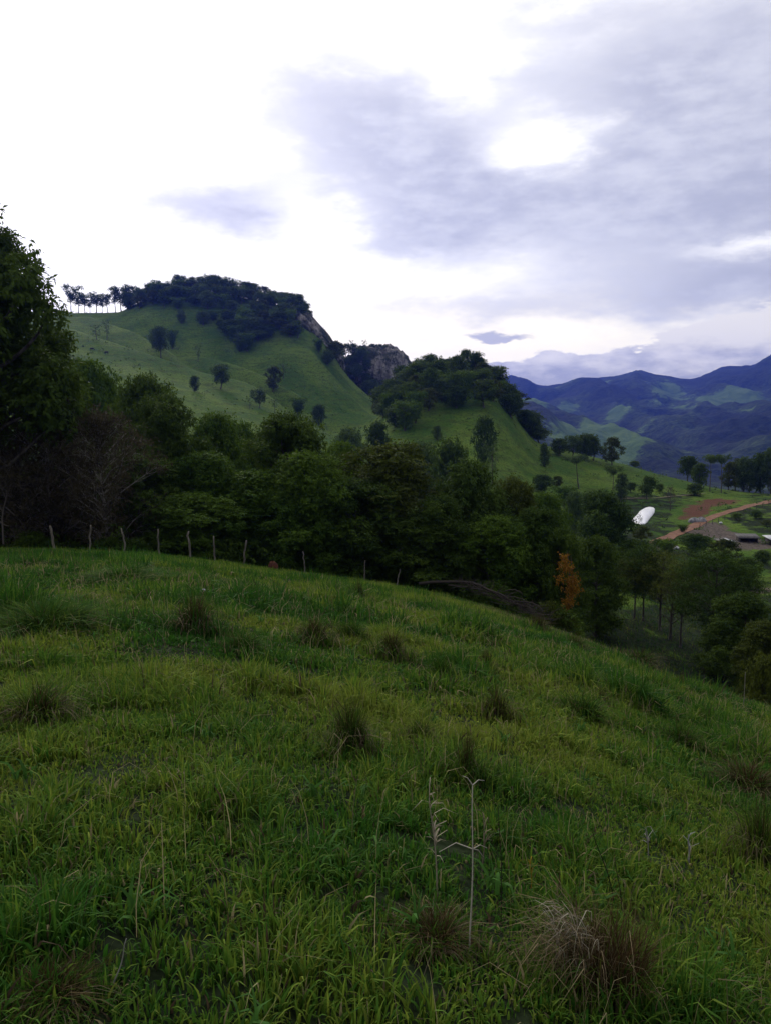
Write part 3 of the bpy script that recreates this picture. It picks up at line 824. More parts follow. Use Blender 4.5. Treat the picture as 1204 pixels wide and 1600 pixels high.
VG = 'bushes and small trees scattered over the valley slope at the right'
g = np.random.default_rng(61)
for k, (px, foot, hp, wd) in enumerate([(955, 905, 40, 44), (1000, 880, 36, 50), (1040, 872, 30, 44), (1085, 868, 34, 50), (1130, 882, 40, 56), (1165, 905, 34, 46), (1020, 905, 30, 46), (1075, 910, 34, 50), (960, 838, 26, 40), (1000, 845, 24, 36),
                                        (1030, 862, 20, 34), (920, 800, 30, 44), (880, 790, 30, 44), (845, 770, 28, 40), (870, 762, 18, 22), (985, 770, 16, 22), (1030, 768, 12, 18), (1065, 832, 12, 22), (1180, 810, 12, 24), (1196, 822, 10, 22), (1150, 812, 10, 20), (1190, 880, 20, 34), (1150, 935, 30, 44), (1110, 925, 26, 40)]):
    x, y = hit(px, foot, 60, 330)
    plant(['far5', 'far2', 'far6', 'far3', 'far7'][k % 5], x, y, hp / F * y, wd / F * y, 'dark leafy bush or small tree among the rough growth of the right hand valley slope', group=VG)
# scrub: low clumps over all the slopes
g = np.random.default_rng(62); mb = MB()
n = 2600
yy = np.sqrt(g.uniform(150**2, 560**2, n)); uu = g.uniform(-.56, .56, n); xx = uu * yy
keep = fbm(xx / 45, yy / 45, 63, 3) + g.uniform(-.25, .35, n) > .02
keep &= poly_dist(xx, yy, POND) > 2.5
xx, yy = xx[keep], yy[keep]; n = len(xx); sz = g.uniform(.2, 1.0, n)**2.2 * 1.7
per = 12
X = np.repeat(xx, per) + g.normal(0, 1, n * per) * np.repeat(sz, per) * .6; Yq = np.repeat(yy, per) + g.normal(0, 1, n * per) * np.repeat(sz, per) * .6
Zq = H(X, Yq) + g.uniform(0, 1, n * per) * np.repeat(sz, per) * .8
rosettes(mb, g, np.stack([X, Yq, Zq], 1), nrm(g.normal(0, 1, (n * per, 3)) + UP), 3, .42, .24, .1, np.repeat(g.uniform(.2, .7, n), per))
tag(mb.build('scrub', M['blue']), 'low dark scrub dotted over the pasture slopes', 'scrub', kind='stuff')
# posts along the road
for k, px in enumerate(np.linspace(1092, 1200, 12)):
    x, y = hit(px, 826 - (px - 1092) * .33, 100, 300)
    mb = MB(); tube(mb, [[0, 0, -.3], [.02, 0, .6], [g.normal(0, .06), 0, 1.25]], [.07, .065, .055], 6)
    o = mb.build('roadside_post', M['bark'], None, True); o.location = (x, y, float(H(x, y))); tag(o, 'thin dark fence post in the row along the lower side of the dirt road', 'post', 'posts along the dirt road')

# single trees on the pasture hill
for key, px, foot, hp, wd, lb in [
    ('far2', 305, 612, 23, 22, 'small round tree alone in the middle of the pasture hill'),
    ('far5', 345, 608, 36, 36, 'spreading tree right of the small round tree on the hill'),
    ('far7', 427, 612, 37, 35, 'dense round dark tree right of the middle of the hill'),
    ('far4', 406, 637, 28, 30, 'loose tree below the dense round tree on the hill'),
    ('far6', 467, 650, 27, 36, 'dark bushy tree above the big dark dome, left of two'),
    ('far2', 498, 664, 30, 32, 'dark bushy tree above the big dark dome, right of two'),
    ('far5', 252, 560, 46, 34, 'tall dark tree on the left of the hillside pair'),
    ('far6', 270, 545, 28, 24, 'shorter tree beside the tall dark tree on the hillside'),
    ('far1', 243, 545, 30, 24, 'dark tree tucked behind the tall dark hillside tree'),
    ('thin', 152, 531, 22, 24, 'sparse pale tree high on the left of the pasture'),
    ('thin', 168, 531, 30, 18, 'thin taller tree beside the sparse pale one on the pasture'),
    ('far1', 284, 506, 20, 18, 'small tree under the left of the hilltop wood'),
    ('far1', 318, 508, 20, 26, 'bushy tree under the middle of the hilltop wood'),
    ('thin', 310, 565, 24, 16, 'faint thin tree in the middle of the hill slope'),
    ('thin', 443, 592, 24, 22, 'faint thin tree above the dense round tree'),
    ('thin', 430, 643, 20, 14, 'thin bare looking tree in the fold of the hill'),
    ('umbrella', 589, 625, 20, 24, 'flat topped tree at the right end of the pasture hill'),
    ('far1', 512, 570, 22, 22, 'tree at the foot of the hill cliff'),
    ('thin', 390, 640, 18, 12, 'thin stem tree left of the loose tree on the hill')]:
    plant_foot(key, px, foot, hp, wd, lb, 230, 620)
plant_foot('far1', 682, 688, 22, 18, 'small dark tree on the spur under the knoll wood', 150, 340)
# line of trees on the skyline left of the hilltop wood
for k, (px, hp, wd) in enumerate([(112, 42, 34), (123, 31, 26), (133, 28, 28), (141, 22, 20), (151, 29, 38), (160, 24, 20), (169, 28, 25), (181, 36, 28), (190, 37, 34), (201, 34, 30)]):
    u, e = pix(px, 488); y = 566.0
    plant('tallstem', float(u * y), y, hp / F * y, wd / F * y, 'stemmed tree in the open skyline row left of the hilltop wood, sky showing between trunks', group='skyline trees left of the hilltop wood')


def fill(x0, x1, y0, y1, step, inside, keys, hts, label, group, seed, wid=(8, 10.5)):
    rng = np.random.default_rng(seed); n = 0
    ys = np.arange(y0, y1, step * .9)
    for r, yv in enumerate(ys):
        for xv in np.arange(x0 + (r % 2) * step / 2, x1, step):
            x = xv + rng.uniform(-.33, .33) * step; y = yv + rng.uniform(-.33, .33) * step
            z = float(H(x, y)); px, py = topix(x / y, z / y)
            if not inside(px, py, y): continue
            plant(keys[rng.integers(len(keys))], x, y, rng.uniform(*hts), rng.uniform(*wid), label, group=group, rz=rng.uniform(0, 6.28)); n += 1
    return n


kl = curve([(560, 640), (584, 672), (600, 688), (640, 688), (665, 668), (700, 652), (740, 648), (780, 655), (810, 672), (842, 697)])
n1 = fill(-16, 82, 226, 344, 8.7, lambda px, py, y: 586 < px < 842 and py < kl(px) - 3 and not (y < 300 and py > 690),
          ['far1', 'far2', 'far3', 'far5', 'far6', 'far7', 'far2'], (5.5, 11.5), 'one of the close standing trees of the wood covering the rounded knoll', 'trees of the knoll wood', 5, (8.5, 13.5))
cl = curve([(190, 487), (230, 487), (320, 487), (335, 520), (350, 556), (375, 562), (400, 552), (420, 533), (444, 522), (465, 542), (486, 554), (510, 572), (530, 580), (545, 590)])
n2 = fill(-210, -28, 430, 578, 9.5, lambda px, py, y: 194 < px < 530 and py < cl(px) - 2 and not (278 < px < 430 and 486 < py < 497 and y < 520) and not (px > 476 and py < 548),
          ['far1', 'far2', 'far3', 'far5', 'far4', 'far6', 'far7'], (6.0, 12.5), 'one of the crowded trees of the dark wood capping the pasture hill', 'trees of the hilltop wood', 6, (9.5, 15))
# a few crowns that stand above the hilltop wood
for px, hp, key, lb in [(355, 26, 'tallstem', 'tree standing clear above the middle of the hilltop wood'), (302, 22, 'farcol', 'pointed tree at the top of the hilltop wood'), (232, 22, 'thin', 'thin tree sticking out left of the hilltop wood'),
                        (425, 20, 'tallstem', 'open crowned tree on the right shoulder of the hilltop wood'), (448, 18, 'far4', 'rounded tree on the skyline above the cliff')]:
    y = 558.0; u, e = pix(px, 470)
    plant(key, float(u * y), y, hp / F * y, 20 / F * y, lb)


# ------------------------------------------------------------------ rock outcrops
def rock(name, c, r, seed, label, ex=(2.6, 2.6, 2.4), amp=.10, tilt=0.0):
    nu, nv = 200, 130
    th = np.linspace(0, 2 * math.pi, nu, endpoint=False); ph = np.linspace(-.5 * math.pi, .5 * math.pi, nv)
    Tt, P = np.meshgrid(th, ph, indexing='ij')
    d = np.stack([np.cos(P) * np.cos(Tt), np.cos(P) * np.sin(Tt), np.sin(P)], -1)
    k = (np.abs(d[..., 0])**ex[0] + np.abs(d[..., 1])**ex[1] + np.abs(d[..., 2])**ex[2])**(-1 / 2.5)
    v = d * k[..., None]
    disp = np.empty(v.shape[:2])
    for a in range(nu):
        for b in range(nv):
            q = Vector(v[a, b])
            disp[a, b] = mnoise.fractal(Vector((q.x * 2.2 + seed, q.y * 2.2, q.z * 1.1)), .9, 2.1, 6) + .5 * abs(mnoise.noise(Vector((q.x * 8 + seed, q.y * 8, q.z * 1.6)))) + .28 * (mnoise.cell(Vector((q.x * 7 + seed, q.y * 7, q.z * 3.5 + q.x))) - .5)
    v = v * (1 + amp * disp[..., None]) * np.array(r)
    v = np.stack([v[..., 0] * math.cos(tilt) + v[..., 2] * math.sin(tilt), v[..., 1], v[..., 2] * math.cos(tilt) - v[..., 0] * math.sin(tilt)], -1) + np.array(c)
    mb = MB(); i = np.arange(nu)[:, None]; j = np.arange(nv - 1)[None, :]; i2 = (i + 1) % nu
    mb.add(v, np.stack([i * nv + j, i2 * nv + j, i2 * nv + j + 1, i * nv + j + 1], -1).reshape(-1, 4))
    o = mb.build(name, M['rock'], None, True)
    return tag(o, label, 'rock', kind='structure')


rock('rock_outcrop', (-6.5, 648, float(row_e(652.6)) * 648), (37, 26, 59), 3.3, 'bare grey rock dome right of the pasture hill', amp=.09)
rock('rock_cliff', (-47, 521, float(row_e(541)) * 521), (11, 15, 26), 8.1, 'grey cliff at the right end of the hilltop wood', amp=.12, tilt=-.62)
for px, py, hp, key in ((484, 497, 11, 'far5'), (503, 521, 10, 'thin'), (512, 536, 9, 'far5'), (519, 548, 8, 'far2'), (512, 572, 15, 'far7'), (528, 578, 14, 'far2')):
    Y = 528.0 if py > 550 else 540.0; u, e = pix(px, py)
    plant(key, float(u * Y), Y, hp / F * Y * 1.3, hp * 1.1 / F * Y, 'small tree clinging to the grey cliff at the end of the hill', group='trees on the cliff', z=float(e * Y) - 1.5)
# trees clinging to the rock dome
for k, (px, py, Y, h, wd) in enumerate([(524, 566, 628, 12, 13), (531, 558, 632, 11, 12), (541, 554, 634, 11, 12), (552, 552, 636, 10, 12), (582, 545, 650, 6, 9), (592, 545, 652, 6, 9), (602, 547, 652, 6, 8), (612, 551, 652, 6, 8), (622, 560, 652, 7, 8), (566, 560, 620, 11, 13), (572, 578, 616, 11, 12), (560, 590, 612, 11, 13), (575, 612, 610, 11, 13), (588, 616, 610, 10, 12), (536, 572, 622, 10, 10), (548, 572, 620, 10, 10), (558, 566, 622, 10, 10), (545, 586, 618, 10, 11), (560, 584, 616, 10, 10), (572, 596, 616, 9, 10), (530, 588, 618, 10, 11), (583, 606, 614, 9, 10), (568, 550, 640, 7, 9), (578, 546, 646, 5, 8), (618, 556, 650, 7, 6), (627, 570, 650, 8, 6), (634, 582, 648, 8, 7), (640, 596, 646, 9, 8), (600, 614, 612, 9, 11), (616, 616, 612, 9, 11)]):
    u, e = pix(px, py)
    plant(['far1', 'far2', 'far4'][k % 3], float(u * Y), Y, h, wd, 'tree clinging to the side of the grey rock dome', group='trees on the rock dome', z=float(e * Y) - 2)
for px, Y in ((569, 645), (548, 640)):
    u, e = pix(px, 548)
    plant('thin', float(u * Y), Y, 10, 6, 'thin tree on top of the rock dome, seen against the sky' if px > 560 else 'small thin tree on the left shoulder of the rock dome', z=float(e * Y) - 1)


# ------------------------------------------------------------------ undergrowth under the wood edge
rng = np.random.default_rng(77)
mb = MB()
n = 5200
px_ = rng.uniform(-160, 915, n); dY = rng.uniform(.8, 9, n)
Yv = crest_Y(px_) + dY + (px_ < 300) * 1.0
u, _ = pix(px_, 850)
X = u * Yv; Z = H(X, Yv)
hh = (1.6 * (fbm(X / 2.4, Yv / 2.4, 5, 2) + .75)).clip(.15)
C = np.stack([X, Yv, Z + rng.uniform(.05, 1, n) * hh], 1)
out = nrm(rng.normal(0, 1, (n, 3)) + UP * .6 - np.array([0, .5, 0]))
rosettes(mb, rng, C, out, 5, .30, .12, .2, rng.uniform(.1, .7, n))
tag(mb.build('undergrowth', M['deep']), 'dark leafy undergrowth along the foot of the wood behind the fence', 'undergrowth', kind='stuff')


# ------------------------------------------------------------------ grass
def blades(mb, rng, X, Y, Z, h, w, lean, ang, col, segs):
    n = len(X)
    base = np.stack([X, Y, Z], 1)
    d = np.stack([np.cos(ang), np.sin(ang), np.zeros(n)], 1)
    sang = ang + math.pi / 2 + rng.normal(0, .6, n)
    s = np.stack([np.cos(sang), np.sin(sang), rng.normal(0, .2, n)], 1)
    rows = []
    for k in range(segs + 1):
        t = k / segs
        bend = lean * t**1.7
        p = base + d * (np.sin(bend) * h * t)[:, None] + UP * (np.cos(bend) * h * t)[:, None]
        ww = w * (1 - t**2.2) * (.75 + .6 * t * (1 - t) * 2)
        if k < segs: rows += [p - s * ww[:, None] / 2, p + s * ww[:, None] / 2]
        else: rows += [p]
    nv = 2 * segs + 1
    v = np.stack(rows, 1).reshape(-1, 3)
    o = np.arange(n)[:, None] * nv
    q = np.concatenate([o + np.array([[2 * k, 2 * k + 1, 2 * k + 3, 2 * k + 2]]) for k in range(segs - 1)], 0) if segs > 1 else None
    t = o + np.array([[2 * segs - 2, 2 * segs - 1, 2 * segs]])
    mb.add(v, q, t, np.repeat(col, nv, 0))


G_DEEP = np.array([.030, .100, .011]); G_MID = np.array([.092, .172, .018]); G_YEL = np.array([.172, .222, .028]); G_STRAW = np.array([.27, .23, .12]); G_BROWN = np.array([.060, .042, .026])


def grass_colour(rng, X, Y, dry=0.0):
    n = len(X)
    p = .50 + 1.1 * fbm(X / 2.3, Y / 2.3, 61, 4) + .25 * fbm(X / 11, Y / 11, 67, 2)
    p = p - .50 * sstep(.18, .55, vnoise(X / .85, Y / 1.2, 97)) * sstep(4, 9, Y) + .20 * sstep(9, 3, Y) - .10 * sstep(10, 16, Y)
    t = np.clip(p + rng.normal(0, .30, n), 0, 1)[:, None]
    c = np.where(t < .5, G_DEEP + (G_MID - G_DEEP) * t * 2, G_MID + (G_YEL - G_MID) * (t * 2 - 1))
    dry = dry + .5 * np.exp(-((X - 8) / 5)**2 - ((Y - 36) / 5)**2) + .3 * np.exp(-((X - 14) / 5)**2 - ((Y - 31) / 4)**2)
    d = (rng.uniform(0, 1, n) < (.05 + dry + .10 * np.clip(fbm(X / 1.3, Y / 1.3, 71, 3), 0, 1)))[:, None]
    b = (rng.uniform(0, 1, n) < .4)[:, None]
    c = np.where(d, np.where(b, G_BROWN, G_STRAW * rng.uniform(.5, 1, (n, 1))), c)
    return c * rng.uniform(.62, 1.22, (n, 1))


rng = np.random.default_rng(101)
mb = MB()
bands = [(-1.2, 3.5, 260, 17, 4), (3.5, 7, 200, 16, 3), (7, 13, 110, 15, 2), (13, 24, 52, 13, 2), (24, 40, 24, 10, 1), (40, 58, 14, 9, 1)]
for y0, y1, dens, per, segs in bands:
    hw = .60 * y1 + 3.2
    nc = int(2 * hw * (y1 - y0) * dens)
    xx = rng.uniform(-hw, hw, nc); yy = rng.uniform(y0, y1, nc)
    # keep it off the wood floor
    px = topix(xx / np.maximum(yy, 1.0), -.15)[0]
    keep = (yy < crest_Y(px) + 1.5) | (px > 850)
    keep &= np.abs(xx) < .66 * np.maximum(yy, 0) + 3.4
    xx, yy = xx[keep], yy[keep]; nc = len(xx)
    far = max(1.0, (.5 * (max(y0, 1) + y1) / 5)**.75)
    patch = np.clip(.62 + .8 * fbm(xx / 1.7, yy / 1.7, 81, 3), .44, 1.25)
    for (hx, hy), r in zip(_hp, (.9, .4, .4)):
        patch *= 1 - .75 * np.exp(-((xx - hx)**2 + (yy - hy)**2) / r**2)
    patch *= .55 + 1.0 * sstep(-.5, .6, vnoise(xx / .42 + 9, yy / .42, 83))
    patch *= 1 + .8 * sstep(.18, .55, vnoise(xx / .85, yy / 1.2, 97)) * sstep(4, 9, yy) * sstep(34, 22, yy)
    patch *= 1 - .25 * sstep(25, 40, yy)
    hc = .185 * patch * rng.uniform(.65, 1.25, nc)
    lx = np.repeat(xx, per); ly = np.repeat(yy, per); n = nc * per
    ang = rng.uniform(0, 2 * math.pi, n)
    rad = rng.uniform(0, 1, n)**.7 * .085 * far**.7
    X = lx + np.cos(ang) * rad; Yq = ly + np.sin(ang) * rad
    h = np.repeat(hc, per) * rng.uniform(.45, 1.25, n) * (1 + .25 * (far - 1) * .3)
    lean = np.clip(rng.normal(.58, .42, n), .03, 1.6)
    w = rng.uniform(.006, .0155, n) * far
    blades(mb, rng, X, Yq, H(X, Yq) - .02, h, w, lean, ang + rng.normal(0, .5, n), grass_colour(rng, X, Yq), segs)
# broad leaved weeds and loose dead straws among the grass
nc = 150
yy = np.sqrt(rng.uniform(1.5, 14**2, nc)); uu = rng.uniform(-.7, .7, nc); xx = uu * yy; per = 9
X = np.repeat(xx, per) + rng.normal(0, .03, nc * per); Yq = np.repeat(yy, per) + rng.normal(0, .03, nc * per); n = nc * per
blades(mb, rng, X, Yq, H(X, Yq) + .02, rng.uniform(.07, .2, n), rng.uniform(.012, .024, n), rng.uniform(.5, 1.7, n), rng.uniform(0, 6.28, n), np.array([.05, .13, .022]) * rng.uniform(.5, 1.3, (n, 1)), 3)
n = 3200
Yq = np.sqrt(rng.uniform(1.5, 20**2, n)); X = rng.uniform(-.7, .7, n) * Yq
blades(mb, rng, X, Yq, H(X, Yq) + .03, rng.uniform(.15, .45, n), rng.uniform(.0025, .005, n) * np.maximum(1, Yq / 6), rng.uniform(.1, 1.8, n), rng.uniform(0, 6.28, n), G_STRAW * rng.uniform(.4, 1.2, (n, 1)), 3)
# rough grass on the falling ground beyond the brow, right
nc = 30000
yy = np.sqrt(rng.uniform(45**2, 120**2, nc)); uu = rng.uniform(.17, .75, nc); xx = uu * yy
ang = rng.uniform(0, 6.28, nc)
blades(mb, rng, xx, yy, H(xx, yy) - .03, rng.uniform(.2, .6, nc), rng.uniform(.05, .14, nc), rng.uniform(.2, 1.1, nc), ang, grass_colour(rng, xx, yy) * .8, 1)
tag(mb.build('grass', M['grass']), 'lush green pasture grass covering the near slope', 'grass', kind='stuff')


# ------------------------------------------------------------------ tussocks, stalks, small things
def tussock_mesh(seed, n, brown, h=1.0, r=.5, spread=.7, w=.012, dead=.15, fillr=.5):
    rng = np.random.default_rng(seed); mb = MB()
    a = rng.uniform(0, 6.28, n); q = rng.uniform(0, 1, n)**.55
    q = q * (1 + .25 * np.sin(a * 3 + seed))
    X = np.cos(a) * q * r * fillr; Yq = np.sin(a) * q * r * fillr
    hh = h * rng.uniform(.25, 1.0, n)**.8 * np.clip(1.05 - .6 * q**2, .25, 1)
    lean = np.clip(q * spread * .6 + np.abs(rng.normal(0, .42, n)), .02, 1.6)
    isb = (rng.uniform(0, 1, n) < brown)[:, None]
    g = np.where(rng.uniform(0, 1, (n, 1)) < .5, G_DEEP * .75, G_MID * .6)
    b = np.where(rng.uniform(0, 1, (n, 1)) < .75, np.array([.042, .027, .011]), np.array([.105, .080, .038]))
    col = np.where(isb, b, g) * rng.uniform(.6, 1.3, (n, 1))
    blades(mb, rng, X, Yq, np.full(n, -.12), hh + .1, w * rng.uniform(.5, 1.2, n), lean, a + rng.normal(0, 1.5, n), col, 3)
    k = int(n * dead)
    if k:
        a = rng.uniform(0, 6.28, k)
        blades(mb, rng, np.cos(a) * r * .3, np.sin(a) * r * .3, np.full(k, .02 * h), h * rng.uniform(.3, .8, k), w * .7 * np.ones(k), rng.uniform(.8, 2.0, k), a + rng.normal(0, .8, k), np.array([.11, .09, .06]) * rng.uniform(.5, 1.4, (k, 1)), 3)
    return mb.mesh('grass_tussock', M['dry'])


TUS = {'brown': tussock_mesh(1, 900, .7, w=.014), 'green': tussock_mesh(2, 900, .10, spread=.9, w=.016, dead=.03, fillr=.7), 'mixed': tussock_mesh(3, 900, .42, w=.015),
       'stalky': tussock_mesh(4, 500, .75, spread=.3, w=.02), 'mound': tussock_mesh(5, 2600, .06, spread=.6, w=.013, dead=.01, fillr=.9)}
TG = 'grass tussocks on the pasture'; TSP = []
for key, px, py, wd, hp, lb in [
    ('mound', 75, 985, 140, 48, 'broad dark green grass mound at the left edge of the pasture'),
    ('brown', 306, 990, 72, 76, 'brown dry tussock beside a bare soil patch on the left'),
    ('green', 396, 945, 34, 40, 'small dark leafy tussock nearest the fence'),
    ('brown', 492, 1004, 60, 52, 'brown tussock in the row of three, leftmost'),
    ('green', 548, 999, 56, 42, 'dark green tussock right beside the leftmost brown one of the row'),
    ('brown', 612, 1026, 56, 52, 'brown tussock in the row of three, third from the left'),
    ('green', 688, 1062, 50, 52, 'dark green tussock below and right of the row of three'),
    ('stalky', 757, 1050, 34, 46, 'narrow reddish brown tussock in the middle distance'),
    ('brown', 776, 1122, 50, 60, 'brown tussock in the middle of the slope, right of the tall dark one'),
    ('mixed', 548, 1178, 84, 112, 'large dark tussock in the centre of the pasture, half brown half green'),
    ('mixed', 655, 1165, 56, 58, 'low brownish tussock right of the large central one'),
    ('stalky', 727, 1222, 44, 108, 'tall narrow dark brown tussock behind the forked dry stalk'),
    ('mixed', 60, 1125, 110, 66, 'dark hollowed tussock at the left edge below the broad mound'),
    ('mixed', 1185, 1345, 80, 105, 'dark tussock at the right edge of the pasture'),
    ('brown', 1165, 1235, 110, 50, 'flattened dark brown tussock with loose twigs on the right'),
    ('brown', 90, 1560, 150, 62, 'brown tussock at the bottom left corner'),
    ('brown', 680, 1470, 150, 62, 'dead sprawling tussock left of the biggest dry one'),
    ('green', 380, 1018, 70, 40, 'low green tussock right of the bare soil patch'),
    ('brown', 838, 985, 40, 30, 'small dark tussock at the end of the fallen branches'),
    ('stalky', 560, 940, 24, 40, 'thin brown tussock near the last fence posts'),
    ('brown', 897, 1015, 44, 28, 'greyish tussock at the brow right of the fallen branches'),
    ('stalky', 1060, 1082, 24, 36, 'thin dark tussock on the brow at the right'),
    ('mixed', 1000, 1040, 60, 30, 'pale brown tussock on the brow, middle of the right side'),
    ('stalky', 940, 1100, 26, 30, 'small split brown tussock on the right of the slope'),
    ('green', 905, 1120, 90, 46, 'dark green low tussock on the right of the slope'),
    ('green', 1060, 1165, 70, 46, 'soft green tussock right of the low dark one'),
    ('mound', 190, 908, 110, 18, 'flat green tussock near the second fence post')]:
    x, y = hit(px, py, 2.2, 60)
    o = link('grass_tussock', TUS[key]); d = math.hypot(x, y)
    o.location = (x, y, float(H(x, y)) - .02); s = wd / F * d; hz = hp / F * d * 1.22
    o.scale = (s * 1.05, s * 1.05, hz); o.rotation_euler = (0, 0, RNG.uniform(0, 6.28))
    tag(o, lb, 'tussock', TG); TSP.append((x, y, s, hz))
# the biggest one, close to the viewer
rng = np.random.default_rng(55)
x0, y0 = hit(930, 1545, 2.0, 12)
mb = MB()
n = 1100
a = rng.uniform(0, 6.28, n); q = rng.uniform(0, 1, n)**.6
col = np.where(rng.uniform(0, 1, (n, 1)) < .78, np.array([.056, .035, .015]), np.array([.12, .092, .05])) * rng.uniform(.5, 1.3, (n, 1))
blades(mb, rng, np.cos(a) * q * .15 + .03, np.sin(a) * q * .13, np.full(n, -.03), rng.uniform(.12, .40, n), rng.uniform(.002, .0045, n), np.clip(q * .25 + np.abs(rng.normal(0, .30, n)), .02, 1.4), a + rng.normal(0, .9, n), col, 4)
n = 260
a = rng.normal(3.2, .9, n)
blades(mb, rng, -.08 + rng.normal(0, .07, n), rng.normal(0, .07, n), rng.uniform(.0, .22, n), rng.uniform(.12, .36, n), rng.uniform(.002, .004, n), rng.uniform(.9, 2.2, n), a, np.array([.145, .112, .065]) * rng.uniform(.35, 1.3, (n, 1)), 4)
n = 50
a = rng.uniform(1.8, 4.6, n)
blades(mb, rng, -.10 + rng.normal(0, .05, n), rng.normal(0, .05, n), rng.uniform(.15, .30, n), rng.uniform(.08, .2, n), rng.uniform(.003, .006, n), rng.uniform(.8, 2.2, n), a, np.array([.26, .235, .18]) * rng.uniform(.6, 1.2, (n, 1)), 4)
n = 160
a = rng.uniform(0, 6.28, n)
blades(mb, rng, np.cos(a) * .2, np.sin(a) * .2, np.full(n, -.03), rng.uniform(.12, .3, n), rng.uniform(.004, .008, n), rng.uniform(.1, 1.0, n), rng.uniform(0, 6.28, n), G_MID * rng.uniform(.4, 1.0, (n, 1)), 4)
o = mb.build('grass_tussock', M['dry']); o.location = (x0, y0, float(H(x0, y0)))
tag(o, 'biggest dry brown tussock in the lower right, shaggy with dead straw', 'tussock', TG)


# longer grass growing up against the tussocks
rng = np.random.default_rng(303); mb = MB()
for x, y, sw, hz in TSP + [(x0, y0, .42, .42)]:
    k = 46; per = 8; dist = math.hypot(x, y); fw = max(1.0, (dist / 5)**.75)
    a = np.repeat(rng.uniform(0, 6.28, k), per); q = np.repeat(rng.uniform(.30, 1.0, k), per)
    X = x + np.cos(a) * q * sw * .8 + rng.normal(0, .03 * fw, k * per); Yq = y + np.sin(a) * q * sw * .6 + rng.normal(0, .03 * fw, k * per)
    n = k * per
    h = hz * rng.uniform(.25, .75, n) * (1.15 - .6 * q)
    blades(mb, rng, X, Yq, H(X, Yq) - .02, h, rng.uniform(.005, .012, n) * fw, np.clip(rng.normal(.6, .4, n), .05, 1.6), rng.uniform(0, 6.28, n), grass_colour(rng, X, Yq, .15) * .85, 3)
tag(mb.build('rough_grass', M['grass']), 'longer rough grass growing up round the tussocks', 'rough grass', kind='stuff')


def stalk(px_foot, py_foot, px_top, py_top, r, col, label, name='dry_stalk', fork=None, wob=.01, mat='dry', cat='stalk', leaves=0):
    x, y = hit(px_foot, py_foot, 1.8, 20)
    z = float(H(x, y)); u, e = pix(px_top, py_top)
    top = np.array([u * y, y, e * y]) - np.array([x, y, z])
    mb = MB(); g = np.random.default_rng(int(px_foot + py_foot))
    t = np.linspace(0, 1, 9)[:, None]
    p = top * t + np.array([1, .5, 0]) * wob * np.sin(t * 5) * t
    p[0][2] -= .03
    c = np.array(col)
    tube(mb, p, np.linspace(r, r * .6, 9), 6, c)
    if fork:
        for dx, dz, k in fork:
            a = p[k]
            b = a + np.array([dx, g.normal(0, .03), dz])
            m_ = (a + b) / 2 + np.array([0, 0, .25 * abs(dx)])
            tube(mb, [a, m_, b], [r * .7, r * .55, r * .35], 5, c)
    if leaves:
        n = leaves
        k = g.integers(3, 9, n)
        blades(mb, g, p[k, 0], p[k, 1], p[k, 2], g.uniform(.05, .14, n), np.full(n, .006), g.uniform(.6, 2.0, n), g.uniform(0, 6.28, n), np.tile(c, (n, 1)) * g.uniform(.6, 1.3, (n, 1)), 3)
    o = mb.build(name, M[mat]); o.location = (x, y, z)
    return tag(o, label, cat)


stalk(732, 1490, 741, 1226, .0034, (.38, .35, .29), 'pale dry stalk with a forked tip in the lower middle', fork=[(.05, .0, 8), (-.04, .045, 8), (-.13, -.02, 5), (.06, -.01, 5), (.05, -.07, 5)])
stalk(683, 1400, 673, 1245, .0035, (.28, .24, .18), 'withered seed stalk with drooping dry leaves left of the forked stalk', leaves=22)
stalk(752, 1360, 758, 1275, .003, (.17, .14, .10), 'short dry leafy stalk right of the forked stalk', leaves=10)
stalk(963, 1430, 930, 1298, .003, (.022, .022, .014), 'tall dark grass stem leaning left above the biggest dry tussock', wob=.02, name='grass_stalk', cat='stalk')
stalk(972, 1440, 962, 1340, .003, (.03, .026, .016), 'upright dark grass stem right of the leaning one', name='grass_stalk', cat='stalk')
stalk(782, 1440, 781, 1262, .0025, (.03, .034, .018), 'thin dark upright stem right of the forked stalk', name='grass_stalk', cat='stalk')
stalk(828, 1400, 830, 1345, .003, (.24, .16, .02), 'short yellow blade between the thin stem and the dry tussock', name='grass_stalk', cat='stalk', leaves=3)
stalk(1012, 1345, 1010, 1300, .004, (.22, .21, .2), 'pale withered leaf stalk on the right, left of two', leaves=8)
stalk(1075, 1345, 1076, 1312, .006, (.24, .24, .25), 'greyish withered leaf stalk on the right, right of two', leaves=8)
stalk(175, 1545, 203, 1465, .003, (.26, .25, .22), 'pale dry stem leaning right in the lower left')
stalk(955, 1068, 953, 1042, .01, (.30, .28, .24), 'short pale stick standing in the grass near the brow')
stalk(1162, 1080, 1164, 1050, .012, (.2, .19, .16), 'pale thin stick at the right edge of the brow')

# red clay mound by the fence
x, y = hit(428, 884, 20, 60)
mb = MB()
th = np.linspace(0, 6.283, 24, endpoint=False); g = np.random.default_rng(4)
prev = []
R = [1, .93, .75, .45, .1]; Zs = [-.1, .1, .22, .3, .33]
v = np.array([[math.cos(t) * R[k] * .30 * (1 + .15 * math.sin(3 * t + k)), math.sin(t) * R[k] * .24 * (1 + .12 * math.cos(2 * t)), Zs[k] + .03 * math.sin(4 * t + k * 2)] for k in range(5) for t in th])
q = [[k * 24 + m, k * 24 + (m + 1) % 24, (k + 1) * 24 + (m + 1) % 24, (k + 1) * 24 + m] for k in range(4) for m in range(24)]
mb.add(v, q); o = mb.build('clay_mound', M['clay'], None, True); o.location = (x, y - .4, float(H(x, y - .4)) + .12)
tag(o, 'small rusty red clay mound at the foot of the wood', 'mound')


